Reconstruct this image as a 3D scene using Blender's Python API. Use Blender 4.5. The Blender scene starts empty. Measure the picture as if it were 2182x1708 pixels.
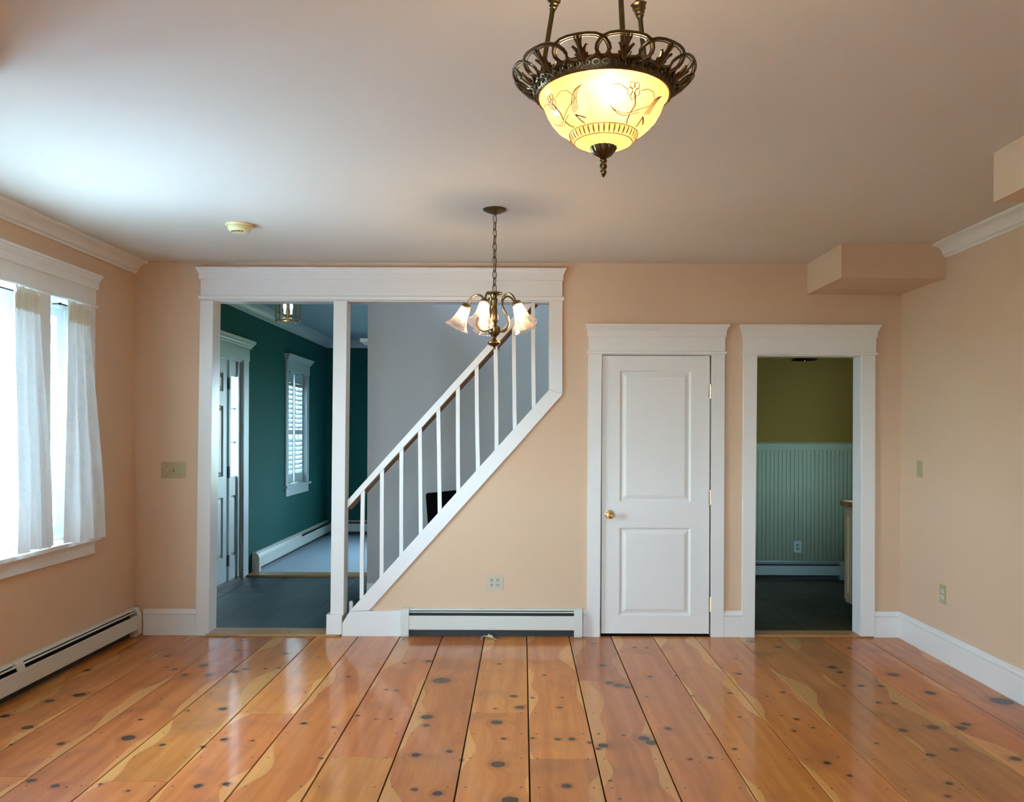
import bpy, bmesh, math, random
from mathutils import Vector, Matrix
random.seed(7)
PI = math.pi
SC = bpy.context.scene
COL = SC.collection

# ------------------------------------------------------------------ camera
FPX, CU, CV, CAMZ = 1750.0, 1114.0, 922.0, 1.49
ROLL = math.radians(0.2)
D = 6.034                                   # distance of the back wall
cam = bpy.data.cameras.new('camera')
camo = bpy.data.objects.new('camera', cam)
COL.objects.link(camo)
camo.location = (0, 0, CAMZ)
camo.rotation_euler = (PI / 2, -ROLL, 0)
cam.sensor_width = 36
cam.lens = FPX / 2182 * 36
cam.shift_x = (1091 - CU) / 2182
cam.shift_y = (CV - 854) / 2182
cam.clip_start = 0.05
SC.camera = camo

# ------------------------------------------------------------------ world, sun, exposure
W = bpy.data.worlds.new('sky')
SC.world = W
W.use_nodes = True
nt = W.node_tree
nt.nodes.clear()
wo = nt.nodes.new('ShaderNodeOutputWorld')
bg = nt.nodes.new('ShaderNodeBackground')
tc = nt.nodes.new('ShaderNodeTexCoord')
sp = nt.nodes.new('ShaderNodeSeparateXYZ')
rp = nt.nodes.new('ShaderNodeValToRGB')
nt.links.new(tc.outputs['Generated'], sp.inputs[0])
nt.links.new(sp.outputs[2], rp.inputs[0])
rp.color_ramp.elements[0].position = 0.0
rp.color_ramp.elements[0].color = (0.58, 0.82, 1.0, 1)
rp.color_ramp.elements[1].position = 0.8
rp.color_ramp.elements[1].color = (0.50, 0.71, 1.0, 1)
nt.links.new(rp.outputs[0], bg.inputs[0])
bg.inputs[1].default_value = 21.0
nt.links.new(bg.outputs[0], wo.inputs[0])
try:
    W.cycles.sampling_method = 'AUTOMATIC'
except Exception:
    pass
sun = bpy.data.lights.new('sun', 'SUN')
sun.energy = 120.0
sun.angle = math.radians(1.0)
sun.color = (1.0, 1.0, 0.96)
suno = bpy.data.objects.new('sun', sun)
COL.objects.link(suno)
suno.rotation_euler = (0, math.radians(2), 0)      # shines from above the right side of the house


def portal(name, loc, rot, sx, sy):
    l = bpy.data.lights.new(name, 'AREA')
    l.shape = 'RECTANGLE'
    l.size, l.size_y = sx, sy
    l.cycles.is_portal = True
    o = bpy.data.objects.new(name, l)
    COL.objects.link(o)
    o.location, o.rotation_euler = loc, rot


portal('portal_dining', (-3.06, 4.17, 1.55), (0, -PI / 2, 0), 1.5, 2.45)
portal('portal_rear', (-1.25, -2.03, 1.43), (PI / 2, 0, 0), 2.1, 1.45)
portal('portal_sidelight', (-3.06, 8.17, 1.54), (0, -PI / 2, 0), 1.0, 0.2)
portal('portal_hall', (-3.06, 10.35, 1.54), (0, -PI / 2, 0), 1.35, 0.8)
portal('portal_living_added', (-0.2, 12.12, 1.4), (-PI / 2, 0, 0), 1.8, 1.6)  # sampling portal of the added living room window
portal('portal_landing_added', (-1.47, 6.62, 3.9), (0, -PI / 2, 0), 1.4, 0.8)  # sampling portal of the added stairwell opening
portal('portal_kitchen_added', (1.725, 8.58, 2.0), (-PI / 2, 0, 0), 0.25, 0.3)  # sampling portal of the added kitchen window

SC.view_settings.view_transform = 'Standard'
SC.view_settings.look = 'None'
SC.view_settings.gamma = 1.0
SC.view_settings.use_curve_mapping = False
SC.view_settings.exposure = 0.98
SC.cycles.use_denoising = True
SC.cycles.max_bounces = 10
SC.cycles.diffuse_bounces = 6
SC.cycles.glossy_bounces = 4
SC.cycles.transmission_bounces = 6
SC.cycles.transparent_max_bounces = 12
SC.cycles.sample_clamp_indirect = 6.0
SC.cycles.caustics_reflective = False
SC.cycles.caustics_refractive = False


# ------------------------------------------------------------------ pixel measurements -> metres
def derot(u, v):
    du, dv = u - CU, v - CV
    c, s = math.cos(ROLL), math.sin(ROLL)
    return du * c + dv * s, -du * s + dv * c


def P(u, v, y=D):
    a, b = derot(u, v)
    return a * y / FPX, CAMZ - b * y / FPX


def Fl(u, v, z=0.0):
    a, b = derot(u, v)
    y = (CAMZ - z) * FPX / b
    return a * y / FPX, y


def SW(u, v, X):
    a, b = derot(u, v)
    y = X * FPX / a
    return y, CAMZ - b * y / FPX


# ------------------------------------------------------------------ materials
def lin(c):
    return tuple(((x / 255) / 12.92 if x / 255 <= 0.04045 else ((x / 255 + 0.055) / 1.055) ** 2.4) for x in c)


class Mat:
    def __init__(s, name):
        s.m = bpy.data.materials.new(name)
        s.m.use_nodes = True
        s.t = s.m.node_tree
        s.b = s.t.nodes['Principled BSDF']
        s.out = s.t.nodes['Material Output']

    def n(s, typ, **k):
        x = s.t.nodes.new(typ)
        for a, b in k.items():
            if a.startswith('i_'):
                x.inputs[int(a[2:])].default_value = b
            else:
                setattr(x, a, b)
        return x

    def l(s, a, b):
        s.t.links.new(a, b)

    def math(s, op, a, b=None, c=None, clamp=False):
        x = s.n('ShaderNodeMath', operation=op, use_clamp=clamp)
        for i, q in enumerate((a, b, c)):
            if q is None:
                continue
            if isinstance(q, (int, float)):
                x.inputs[i].default_value = q
            else:
                s.l(q, x.inputs[i])
        return x.outputs[0]

    def mix(s, f, a, b, mode='MIX'):
        x = s.n('ShaderNodeMix', data_type='RGBA', blend_type=mode)
        for i, q in ((0, f), (6, a), (7, b)):
            if isinstance(q, (int, float)):
                x.inputs[i].default_value = q
            elif isinstance(q, tuple):
                x.inputs[i].default_value = (*q[:3], 1)
            else:
                s.l(q, x.inputs[i])
        return x.outputs[2]

    def noise(s, vec, scale, detail=3, rough=0.5, dim='3D'):
        x = s.n('ShaderNodeTexNoise')
        x.inputs['Scale'].default_value = scale
        x.inputs['Detail'].default_value = detail
        x.inputs['Roughness'].default_value = rough
        if vec is not None:
            s.l(vec, x.inputs['Vector'])
        return x.outputs[0]

    def ramp(s, f, a, b):
        x = s.n('ShaderNodeMapRange')
        x.interpolation_type = 'SMOOTHSTEP'
        s.l(f, x.inputs[0])
        x.inputs[1].default_value = a
        x.inputs[2].default_value = b
        return x.outputs[0]

    def bump(s, h, strength, dist=0.002):
        x = s.n('ShaderNodeBump')
        x.inputs['Strength'].default_value = strength
        x.inputs['Distance'].default_value = dist
        s.l(h, x.inputs['Height'])
        s.l(x.outputs[0], s.b.inputs['Normal'])


def simple(name, col, rough=0.5, metal=0.0, var=0.05, nscale=8.0, bump=0.0, bscale=300.0, coat=0.0, spec=0.5):
    m = Mat(name)
    geo = m.n('ShaderNodeNewGeometry')
    n = m.noise(geo.outputs['Position'], nscale, 3)
    c2 = tuple(max(0, x * (1 - var)) for x in col)
    c1 = tuple(min(1, x * (1 + var)) for x in col)
    m.l(m.mix(n, c2, c1), m.b.inputs['Base Color'])
    m.b.inputs['Roughness'].default_value = rough
    m.b.inputs['Metallic'].default_value = metal
    m.b.inputs['Specular IOR Level'].default_value = spec
    m.b.inputs['Coat Weight'].default_value = coat
    if bump:
        m.bump(m.noise(geo.outputs['Position'], bscale, 2), bump, 0.001)
    return m.m


M = {}
M['peach'] = simple('peach_wall_paint', (0.64, 0.455, 0.308), 0.75, var=0.02, nscale=1.5, bump=0.25, bscale=260)
M['ceiling'] = simple('ceiling_paint', (0.63, 0.585, 0.50), 0.85, var=0.015, nscale=1.2, bump=0.25, bscale=220)
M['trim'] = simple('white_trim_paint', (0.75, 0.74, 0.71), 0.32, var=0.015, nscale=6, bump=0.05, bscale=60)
M['shaded_trim'] = simple('shaded_white_trim_paint', (0.42, 0.46, 0.45), 0.4, var=0.015, nscale=6)  # the white trim paint again, hall dimness put into a greyer colour
M['shaded_enamel'] = simple('shaded_kitchen_enamel', (0.17, 0.22, 0.19), 0.5, var=0.02, spec=0.2)  # darker copy for kitchen heater and outlet, dim light put into the colour
M['heater'] = simple('heater_enamel', (0.62, 0.62, 0.56), 0.35, var=0.02)
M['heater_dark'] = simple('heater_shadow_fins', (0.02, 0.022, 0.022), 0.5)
M['teal'] = simple('teal_wall_paint', (0.015, 0.088, 0.078), 0.8, spec=0.1, var=0.03, nscale=1.5, bump=0.2, bscale=260)
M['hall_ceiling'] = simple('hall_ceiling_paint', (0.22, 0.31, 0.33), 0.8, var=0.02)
M['grey'] = simple('grey_stair_wall_paint', (0.42, 0.425, 0.42), 0.8, var=0.02, nscale=1.5, bump=0.2, bscale=260)
M['olive'] = simple('olive_wall_paint', (0.075, 0.050, 0.008), 0.8, spec=0.1, var=0.04)
M['bead'] = simple('shaded_white_beadboard', (0.105, 0.130, 0.085), 0.7, spec=0.1, var=0.03)  # white boards, the kitchen's dimness is put into this colour
M['ivory'] = simple('ivory_plastic', lin((190, 181, 158)), 0.35, var=0.02)
M['almond'] = simple('almond_switch_plate', lin((172, 160, 120)), 0.4, var=0.02)
M['slot'] = simple('dark_slot', (0.012, 0.01, 0.008), 0.6)
M['brass'] = simple('polished_brass', (0.80, 0.58, 0.25), 0.18, 1.0)
M['bronze'] = simple('aged_bronze', (0.115, 0.085, 0.045), 0.32, 1.0, var=0.4, nscale=45, bump=0.15, bscale=90)
M['antique'] = simple('antique_brass', (0.17, 0.12, 0.062), 0.24, 1.0, var=0.3, nscale=40)
M['black'] = simple('black_panel', (0.002, 0.002, 0.0025), 0.7, spec=0.05)
M['dark'] = simple('dark_underfloor', (0.008, 0.005, 0.004), 0.9)
M['honey'] = simple('honey_oak', (0.36, 0.18, 0.06), 0.35, var=0.3, nscale=25)
M['smoke'] = simple('yellowed_plastic', lin((222, 210, 158)), 0.4, var=0.02)
M['walnut'] = simple('brown_handrail_wood', (0.17, 0.075, 0.028), 0.35, var=0.3, nscale=25)
M['cabinet'] = simple('cream_cabinet_paint', (0.50, 0.42, 0.27), 0.4)
M['rubber'] = simple('dark_bronze_iron', (0.03, 0.025, 0.02), 0.4, 0.8)
M['lawn'] = simple('lawn', (0.03, 0.06, 0.02), 0.9, var=0.5, nscale=4)
M['patio'] = simple('pale_patio_paving', (0.50, 0.64, 0.76), 0.8, var=0.1)
M['siding'] = simple('lavender_grey_siding', (0.022, 0.019, 0.023), 0.7, var=0.03)
M['roof'] = simple('grey_roof_shingles', (0.10, 0.10, 0.11), 0.8)
M['bark'] = simple('bark', (0.12, 0.08, 0.05), 0.9)
M['bluewood'] = simple('blue_grey_fence_paint', (0.010, 0.020, 0.024), 0.6)


def m_leaf():
    m = Mat('leaf_green')
    geo = m.n('ShaderNodeNewGeometry')
    n = m.noise(geo.outputs['Position'], 3.0, 2)
    m.l(m.mix(n, (0.002, 0.008, 0.006), (0.010, 0.022, 0.011)), m.b.inputs['Base Color'])
    m.b.inputs['Roughness'].default_value = 0.6
    return m.m


M['leaf'] = m_leaf()


def m_glass(name, tint=(1, 1, 1), gloss=0.06, rough=0.0):
    m = Mat(name)
    tr = m.n('ShaderNodeBsdfTransparent')
    tr.inputs[0].default_value = (*tint, 1)
    gl = m.n('ShaderNodeBsdfGlossy')
    gl.inputs['Roughness'].default_value = rough
    fr = m.n('ShaderNodeFresnel')
    fr.inputs[0].default_value = 1.3
    mx = m.n('ShaderNodeMixShader')
    m.l(m.math('MULTIPLY', fr.outputs[0], gloss * 10, clamp=True), mx.inputs[0])
    m.l(tr.outputs[0], mx.inputs[1])
    m.l(gl.outputs[0], mx.inputs[2])
    m.l(mx.outputs[0], m.out.inputs[0])
    return m.m


M['pane'] = m_glass('window_glass', (0.97, 0.99, 0.98), 0.05)


def m_cloth(name, col, transp, transl):
    m = Mat(name)
    geo = m.n('ShaderNodeNewGeometry')
    n = m.noise(geo.outputs['Position'], 14, 3)
    c = m.mix(n, tuple(x * 0.93 for x in col), col)
    di = m.n('ShaderNodeBsdfDiffuse')
    tl = m.n('ShaderNodeBsdfTranslucent')
    tr = m.n('ShaderNodeBsdfTransparent')
    m.l(c, di.inputs[0])
    m.l(c, tl.inputs[0])
    bp = m.n('ShaderNodeBump')
    bp.inputs['Strength'].default_value = 1.0
    bp.inputs['Distance'].default_value = 0.01
    m.l(m.noise(geo.outputs['Position'], 22, 3), bp.inputs['Height'])
    m.l(bp.outputs[0], di.inputs['Normal'])
    m.l(bp.outputs[0], tl.inputs['Normal'])
    a = m.n('ShaderNodeMixShader')
    a.inputs[0].default_value = transl
    m.l(di.outputs[0], a.inputs[1])
    m.l(tl.outputs[0], a.inputs[2])
    b = m.n('ShaderNodeMixShader')
    b.inputs[0].default_value = transp
    m.l(a.outputs[0], b.inputs[1])
    m.l(tr.outputs[0], b.inputs[2])
    m.l(b.outputs[0], m.out.inputs[0])
    return m.m


M['curtain'] = m_cloth('sheer_white_cotton', (0.74, 0.78, 0.78), 0.02, 0.05)
M['header'] = m_cloth('curtain_header_cotton', (0.78, 0.77, 0.66), 0.01, 0.05)


def m_amber():
    m = Mat('frosted_amber_glass')
    geo = m.n('ShaderNodeNewGeometry')
    n = m.noise(geo.outputs['Position'], 60, 2)
    c = m.mix(n, (0.33, 0.19, 0.068), (0.40, 0.25, 0.10))
    tl = m.n('ShaderNodeBsdfTranslucent')
    di = m.n('ShaderNodeBsdfDiffuse')
    m.l(c, tl.inputs[0])
    m.l(c, di.inputs[0])
    gl = m.n('ShaderNodeBsdfGlossy')
    gl.inputs['Roughness'].default_value = 0.25
    a = m.n('ShaderNodeMixShader')
    a.inputs[0].default_value = 0.8
    m.l(di.outputs[0], a.inputs[1])
    m.l(tl.outputs[0], a.inputs[2])
    b = m.n('ShaderNodeMixShader')
    b.inputs[0].default_value = 0.06
    m.l(a.outputs[0], b.inputs[1])
    m.l(gl.outputs[0], b.inputs[2])
    t = m.n('ShaderNodeBsdfTransparent')
    t.inputs[0].default_value = (1, 0.85, 0.6, 1)
    e = m.n('ShaderNodeMixShader')
    e.inputs[0].default_value = 0.004
    m.l(b.outputs[0], e.inputs[1])
    m.l(t.outputs[0], e.inputs[2])
    m.l(e.outputs[0], m.out.inputs[0])
    return m.m


M['amber'] = m_amber()
M['etch'] = simple('etched_amber_line', (0.27, 0.155, 0.055), 0.5)


def m_shade():
    m = Mat('rippled_clear_shade_glass')
    geo = m.n('ShaderNodeNewGeometry')
    t = m.n('ShaderNodeBsdfTransparent')
    t.inputs[0].default_value = (1.0, 0.93, 0.88, 1)
    tl = m.n('ShaderNodeBsdfTranslucent')
    tl.inputs[0].default_value = (1.0, 0.80, 0.66, 1)
    gl = m.n('ShaderNodeBsdfGlossy')
    gl.inputs['Roughness'].default_value = 0.12
    bp = m.n('ShaderNodeBump')
    bp.inputs['Strength'].default_value = 0.8
    bp.inputs['Distance'].default_value = 0.002
    m.l(m.noise(geo.outputs['Position'], 130, 2), bp.inputs['Height'])
    m.l(bp.outputs[0], gl.inputs['Normal'])
    lw = m.n('ShaderNodeLayerWeight')
    lw.inputs[0].default_value = 0.35
    a = m.n('ShaderNodeMixShader')
    m.l(m.math('MULTIPLY_ADD', lw.outputs[1], 0.26, 0.05, clamp=True), a.inputs[0])
    m.l(t.outputs[0], a.inputs[1])
    m.l(tl.outputs[0], a.inputs[2])
    b = m.n('ShaderNodeMixShader')
    m.l(m.math('MULTIPLY_ADD', lw.outputs[0], 0.5, 0.05, clamp=True), b.inputs[0])
    m.l(a.outputs[0], b.inputs[1])
    m.l(gl.outputs[0], b.inputs[2])
    m.l(b.outputs[0], m.out.inputs[0])
    return m.m


M['shade'] = m_shade()


def m_emit(name, col, s):
    m = Mat(name)
    e = m.n('ShaderNodeEmission')
    e.inputs[0].default_value = (*col, 1)
    e.inputs[1].default_value = s
    m.l(e.outputs[0], m.out.inputs[0])
    return m.m


M['bulb_bowl'] = m_emit('warm_bulb_in_bowl', (1.0, 0.76, 0.46), 60)
M['bulb_small'] = m_emit('warm_bulb', (1.0, 0.74, 0.44), 120)
M['bulb_hall'] = m_emit('dim_candle_bulb', (1.0, 0.62, 0.28), 14)


def m_tile(name, a, b, rough, sc):
    m = Mat(name)
    geo = m.n('ShaderNodeNewGeometry')
    oi = m.n('ShaderNodeObjectInfo')
    n = m.noise(geo.outputs['Position'], sc, 5, 0.6)
    c = m.mix(n, a, b)
    v = m.math('MULTIPLY_ADD', oi.outputs['Random'], 0.5, 0.75)
    cc = m.n('ShaderNodeHueSaturation')
    m.l(v, cc.inputs['Value'])
    m.l(c, cc.inputs['Color'])
    m.l(cc.outputs[0], m.b.inputs['Base Color'])
    m.b.inputs['Roughness'].default_value = rough
    m.bump(m.noise(geo.outputs['Position'], sc * 3, 5, 0.65), 0.5, 0.004)
    return m.m


M['hall_tile'] = m_tile('dark_teal_slate', (0.010, 0.024, 0.030), (0.026, 0.050, 0.056), 0.45, 9)
M['kit_tile'] = m_tile('dark_olive_slate', (0.016, 0.016, 0.008), (0.05, 0.048, 0.026), 0.6, 7)
M['grout'] = simple('grey_grout', (0.17, 0.17, 0.13), 0.9)
M['grout_dark'] = simple('dark_grout', (0.006, 0.010, 0.011), 0.9, spec=0.0)


def m_carpet():
    m = Mat('blue_grey_carpet')
    geo = m.n('ShaderNodeNewGeometry')
    n = m.noise(geo.outputs['Position'], 400, 2)
    m.l(m.mix(n, (0.34, 0.42, 0.50), (0.52, 0.62, 0.70)), m.b.inputs['Base Color'])
    m.b.inputs['Roughness'].default_value = 0.95
    m.bump(n, 0.8, 0.004)
    return m.m


M['carpet'] = m_carpet()


def m_block():
    m = Mat('butcher_block')
    geo = m.n('ShaderNodeNewGeometry')
    mp = m.n('ShaderNodeMapping')
    mp.inputs['Scale'].default_value = (18, 26, 1)
    m.l(geo.outputs['Position'], mp.inputs[0])
    vn = m.n('ShaderNodeTexVoronoi')
    vn.inputs['Scale'].default_value = 1.0
    m.l(mp.outputs[0], vn.inputs['Vector'])
    s = m.n('ShaderNodeSeparateColor')
    m.l(vn.outputs['Color'], s.inputs[0])
    m.l(m.mix(s.outputs[0], (0.10, 0.045, 0.015), (0.36, 0.19, 0.07)), m.b.inputs['Base Color'])
    m.b.inputs['Roughness'].default_value = 0.4
    return m.m


M['block'] = m_block()

NK = 11


def m_plank():
    m = Mat('varnished_knotty_pine')
    geo = m.n('ShaderNodeNewGeometry')
    oi = m.n('ShaderNodeObjectInfo')
    sx = m.n('ShaderNodeSeparateXYZ')
    m.l(geo.outputs['Position'], sx.inputs[0])
    flat = m.n('ShaderNodeVectorMath', operation='MULTIPLY')
    m.l(geo.outputs['Position'], flat.inputs[0])
    flat.inputs[1].default_value = (1, 1, 0)
    # wobble, so knots are not perfect discs
    wob = m.n('ShaderNodeTexNoise')
    wob.inputs['Scale'].default_value = 38
    wob.inputs['Detail'].default_value = 2
    m.l(flat.outputs[0], wob.inputs['Vector'])
    wv = m.n('ShaderNodeVectorMath', operation='MULTIPLY_ADD')
    m.l(wob.outputs['Color'], wv.inputs[0])
    wv.inputs[1].default_value = (0.016, 0.016, 0)
    wv.inputs[2].default_value = (-0.008, -0.008, 0)
    pw = m.n('ShaderNodeVectorMath', operation='ADD')
    m.l(flat.outputs[0], pw.inputs[0])
    m.l(wv.outputs[0], pw.inputs[1])
    best = None
    for i in range(NK):
        at = m.n('ShaderNodeAttribute', attribute_type='OBJECT', attribute_name='knot%d' % i)
        sk = m.n('ShaderNodeSeparateXYZ')
        m.l(at.outputs['Vector'], sk.inputs[0])
        kf = m.n('ShaderNodeVectorMath', operation='MULTIPLY')
        m.l(at.outputs['Vector'], kf.inputs[0])
        kf.inputs[1].default_value = (1, 1, 0)
        ds = m.n('ShaderNodeVectorMath', operation='DISTANCE')
        m.l(pw.outputs[0], ds.inputs[0])
        m.l(kf.outputs[0], ds.inputs[1])
        q = m.math('DIVIDE', ds.outputs['Value'], m.math('MAXIMUM', sk.outputs[2], 0.0005))
        best = q if best is None else m.math('MINIMUM', best, q)
    # grain: long along y, pushed aside around knots
    halo = m.ramp(best, 4.0, 0.8)                       # 1 near a knot
    push = m.math('MULTIPLY', halo, 0.05)
    cx = m.n('ShaderNodeCombineXYZ')
    rx = m.math('MULTIPLY', oi.outputs['Random'], 37.0)
    m.l(m.math('ADD', m.math('ADD', sx.outputs[0], push), rx), cx.inputs[0])
    m.l(m.math('ADD', sx.outputs[1], rx), cx.inputs[1])
    mp = m.n('ShaderNodeMapping')
    mp.inputs['Scale'].default_value = (16, 0.9, 1)
    m.l(cx.outputs[0], mp.inputs[0])
    big = m.noise(mp.outputs[0], 1.0, 4, 0.55)
    mp2 = m.n('ShaderNodeMapping')
    mp2.inputs['Scale'].default_value = (190, 5, 1)
    m.l(cx.outputs[0], mp2.inputs[0])
    fine = m.noise(mp2.outputs[0], 1.0, 3, 0.6)
    blotch = m.noise(cx.outputs[0], 3.2, 3, 0.5)
    c = m.mix(m.ramp(big, 0.3, 0.7), (0.56, 0.205, 0.048), (0.43, 0.135, 0.025))
    c = m.mix(m.math('MULTIPLY', m.ramp(blotch, 0.5, 0.75), 0.55), c, (0.26, 0.095, 0.035))
    c = m.mix(m.math('MULTIPLY', m.ramp(fine, 0.5, 0.72), 0.30), c, (0.20, 0.075, 0.02))
    # pale sapwood with a wavy border along the seams
    el = m.n('ShaderNodeAttribute', attribute_type='OBJECT', attribute_name='edges')
    se = m.n('ShaderNodeSeparateXYZ')
    m.l(el.outputs['Vector'], se.inputs[0])
    cy = m.n('ShaderNodeCombineXYZ')
    m.l(rx, cy.inputs[0])
    m.l(sx.outputs[1], cy.inputs[1])
    wav = m.noise(cy.outputs[0], 0.95, 2, 0.4)
    wave = m.math('MULTIPLY', m.ramp(wav, 0.50, 0.72), 0.12)
    cy2 = m.n('ShaderNodeCombineXYZ')
    m.l(m.math('ADD', rx, 11.3), cy2.inputs[0])
    m.l(sx.outputs[1], cy2.inputs[1])
    wb = m.noise(cy2.outputs[0], 0.95, 2, 0.4)
    waveb = m.math('MULTIPLY', m.ramp(wb, 0.50, 0.72), 0.12)
    dl = m.math('SUBTRACT', sx.outputs[0], se.outputs[0])
    dr = m.math('SUBTRACT', se.outputs[1], sx.outputs[0])
    sl = m.ramp(m.math('SUBTRACT', dl, wave), 0.004, -0.004)
    sr = m.ramp(m.math('SUBTRACT', dr, waveb), 0.004, -0.004)
    sap = m.math('MAXIMUM', sl, sr)
    sapc = m.mix(m.ramp(fine, 0.4, 0.8), (0.68, 0.355, 0.105), (0.58, 0.27, 0.07))
    c = m.mix(m.math('MULTIPLY', sap, 0.62), c, sapc)
    # each board its own tone
    hs = m.n('ShaderNodeHueSaturation')
    m.l(m.math('MULTIPLY_ADD', oi.outputs['Random'], 0.36, 0.80), hs.inputs['Value'])
    m.l(m.math('MULTIPLY_ADD', m.math('FRACT', m.math('MULTIPLY', oi.outputs['Random'], 7.3)), 0.014, 0.490), hs.inputs['Hue'])
    m.l(c, hs.inputs['Color'])
    c = hs.outputs[0]
    # knots
    c = m.mix(m.math('MULTIPLY', m.ramp(best, 2.6, 0.9), 0.42), c, (0.17, 0.055, 0.02))
    ring = m.math('SINE', m.math('MULTIPLY', best, 14.0))
    kc = m.mix(m.ramp(ring, -0.6, 1.0), (0.030, 0.017, 0.010), (0.066, 0.036, 0.020))
    c = m.mix(m.ramp(best, 1.12, 0.88), c, kc)
    # nail heads: pairs near both edges, one row per joist (12 in)
    ny = m.math('SUBTRACT', m.math('FRACT', m.math('DIVIDE', m.math('ADD', sx.outputs[1], 0.0), 0.3075)), 0.235)
    ny = m.math('MULTIPLY', ny, 0.3075)
    nx = m.math('SUBTRACT', m.math('MINIMUM', dl, dr), 0.038)
    nd = m.math('SQRT', m.math('ADD', m.math('MULTIPLY', nx, nx), m.math('MULTIPLY', ny, ny)))
    nl = m.ramp(nd, 0.0065, 0.0042)
    c = m.mix(m.math('MULTIPLY', nl, 0.85), c, (0.03, 0.014, 0.006))
    m.l(c, m.b.inputs['Base Color'])
    m.b.inputs['Roughness'].default_value = 0.42
    m.b.inputs['Specular IOR Level'].default_value = 0.15
    m.b.inputs['Coat Weight'].default_value = 0.55
    m.b.inputs['Coat IOR'].default_value = 1.5
    cr = m.math('MULTIPLY_ADD', blotch, 0.10, 0.07)
    m.l(cr, m.b.inputs['Coat Roughness'])
    bp = m.n('ShaderNodeBump')
    bp.inputs['Strength'].default_value = 0.25
    bp.inputs['Distance'].default_value = 0.003
    m.l(m.noise(cx.outputs[0], 5.0, 2), bp.inputs['Height'])
    m.l(bp.outputs[0], m.b.inputs['Normal'])
    m.l(bp.outputs[0], m.b.inputs['Coat Normal'])
    return m.m


M['plank'] = m_plank()


# ------------------------------------------------------------------ mesh building
def wloc(o):
    v = Vector((0, 0, 0))
    while o is not None:
        v += o.location
        o = o.parent
    return v


def tag(o, label=None, cat=None, group=None, kind=None):
    for k, v in (('label', label), ('category', cat), ('group', group), ('kind', kind)):
        if v:
            o[k] = v
    return o


def thing(name, label, cat, loc=(0, 0, 0), group=None, kind=None):
    o = bpy.data.objects.new(name, None)
    o.empty_display_size = 0.1
    COL.objects.link(o)
    o.location = loc
    return tag(o, label, cat, group, kind)


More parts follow.
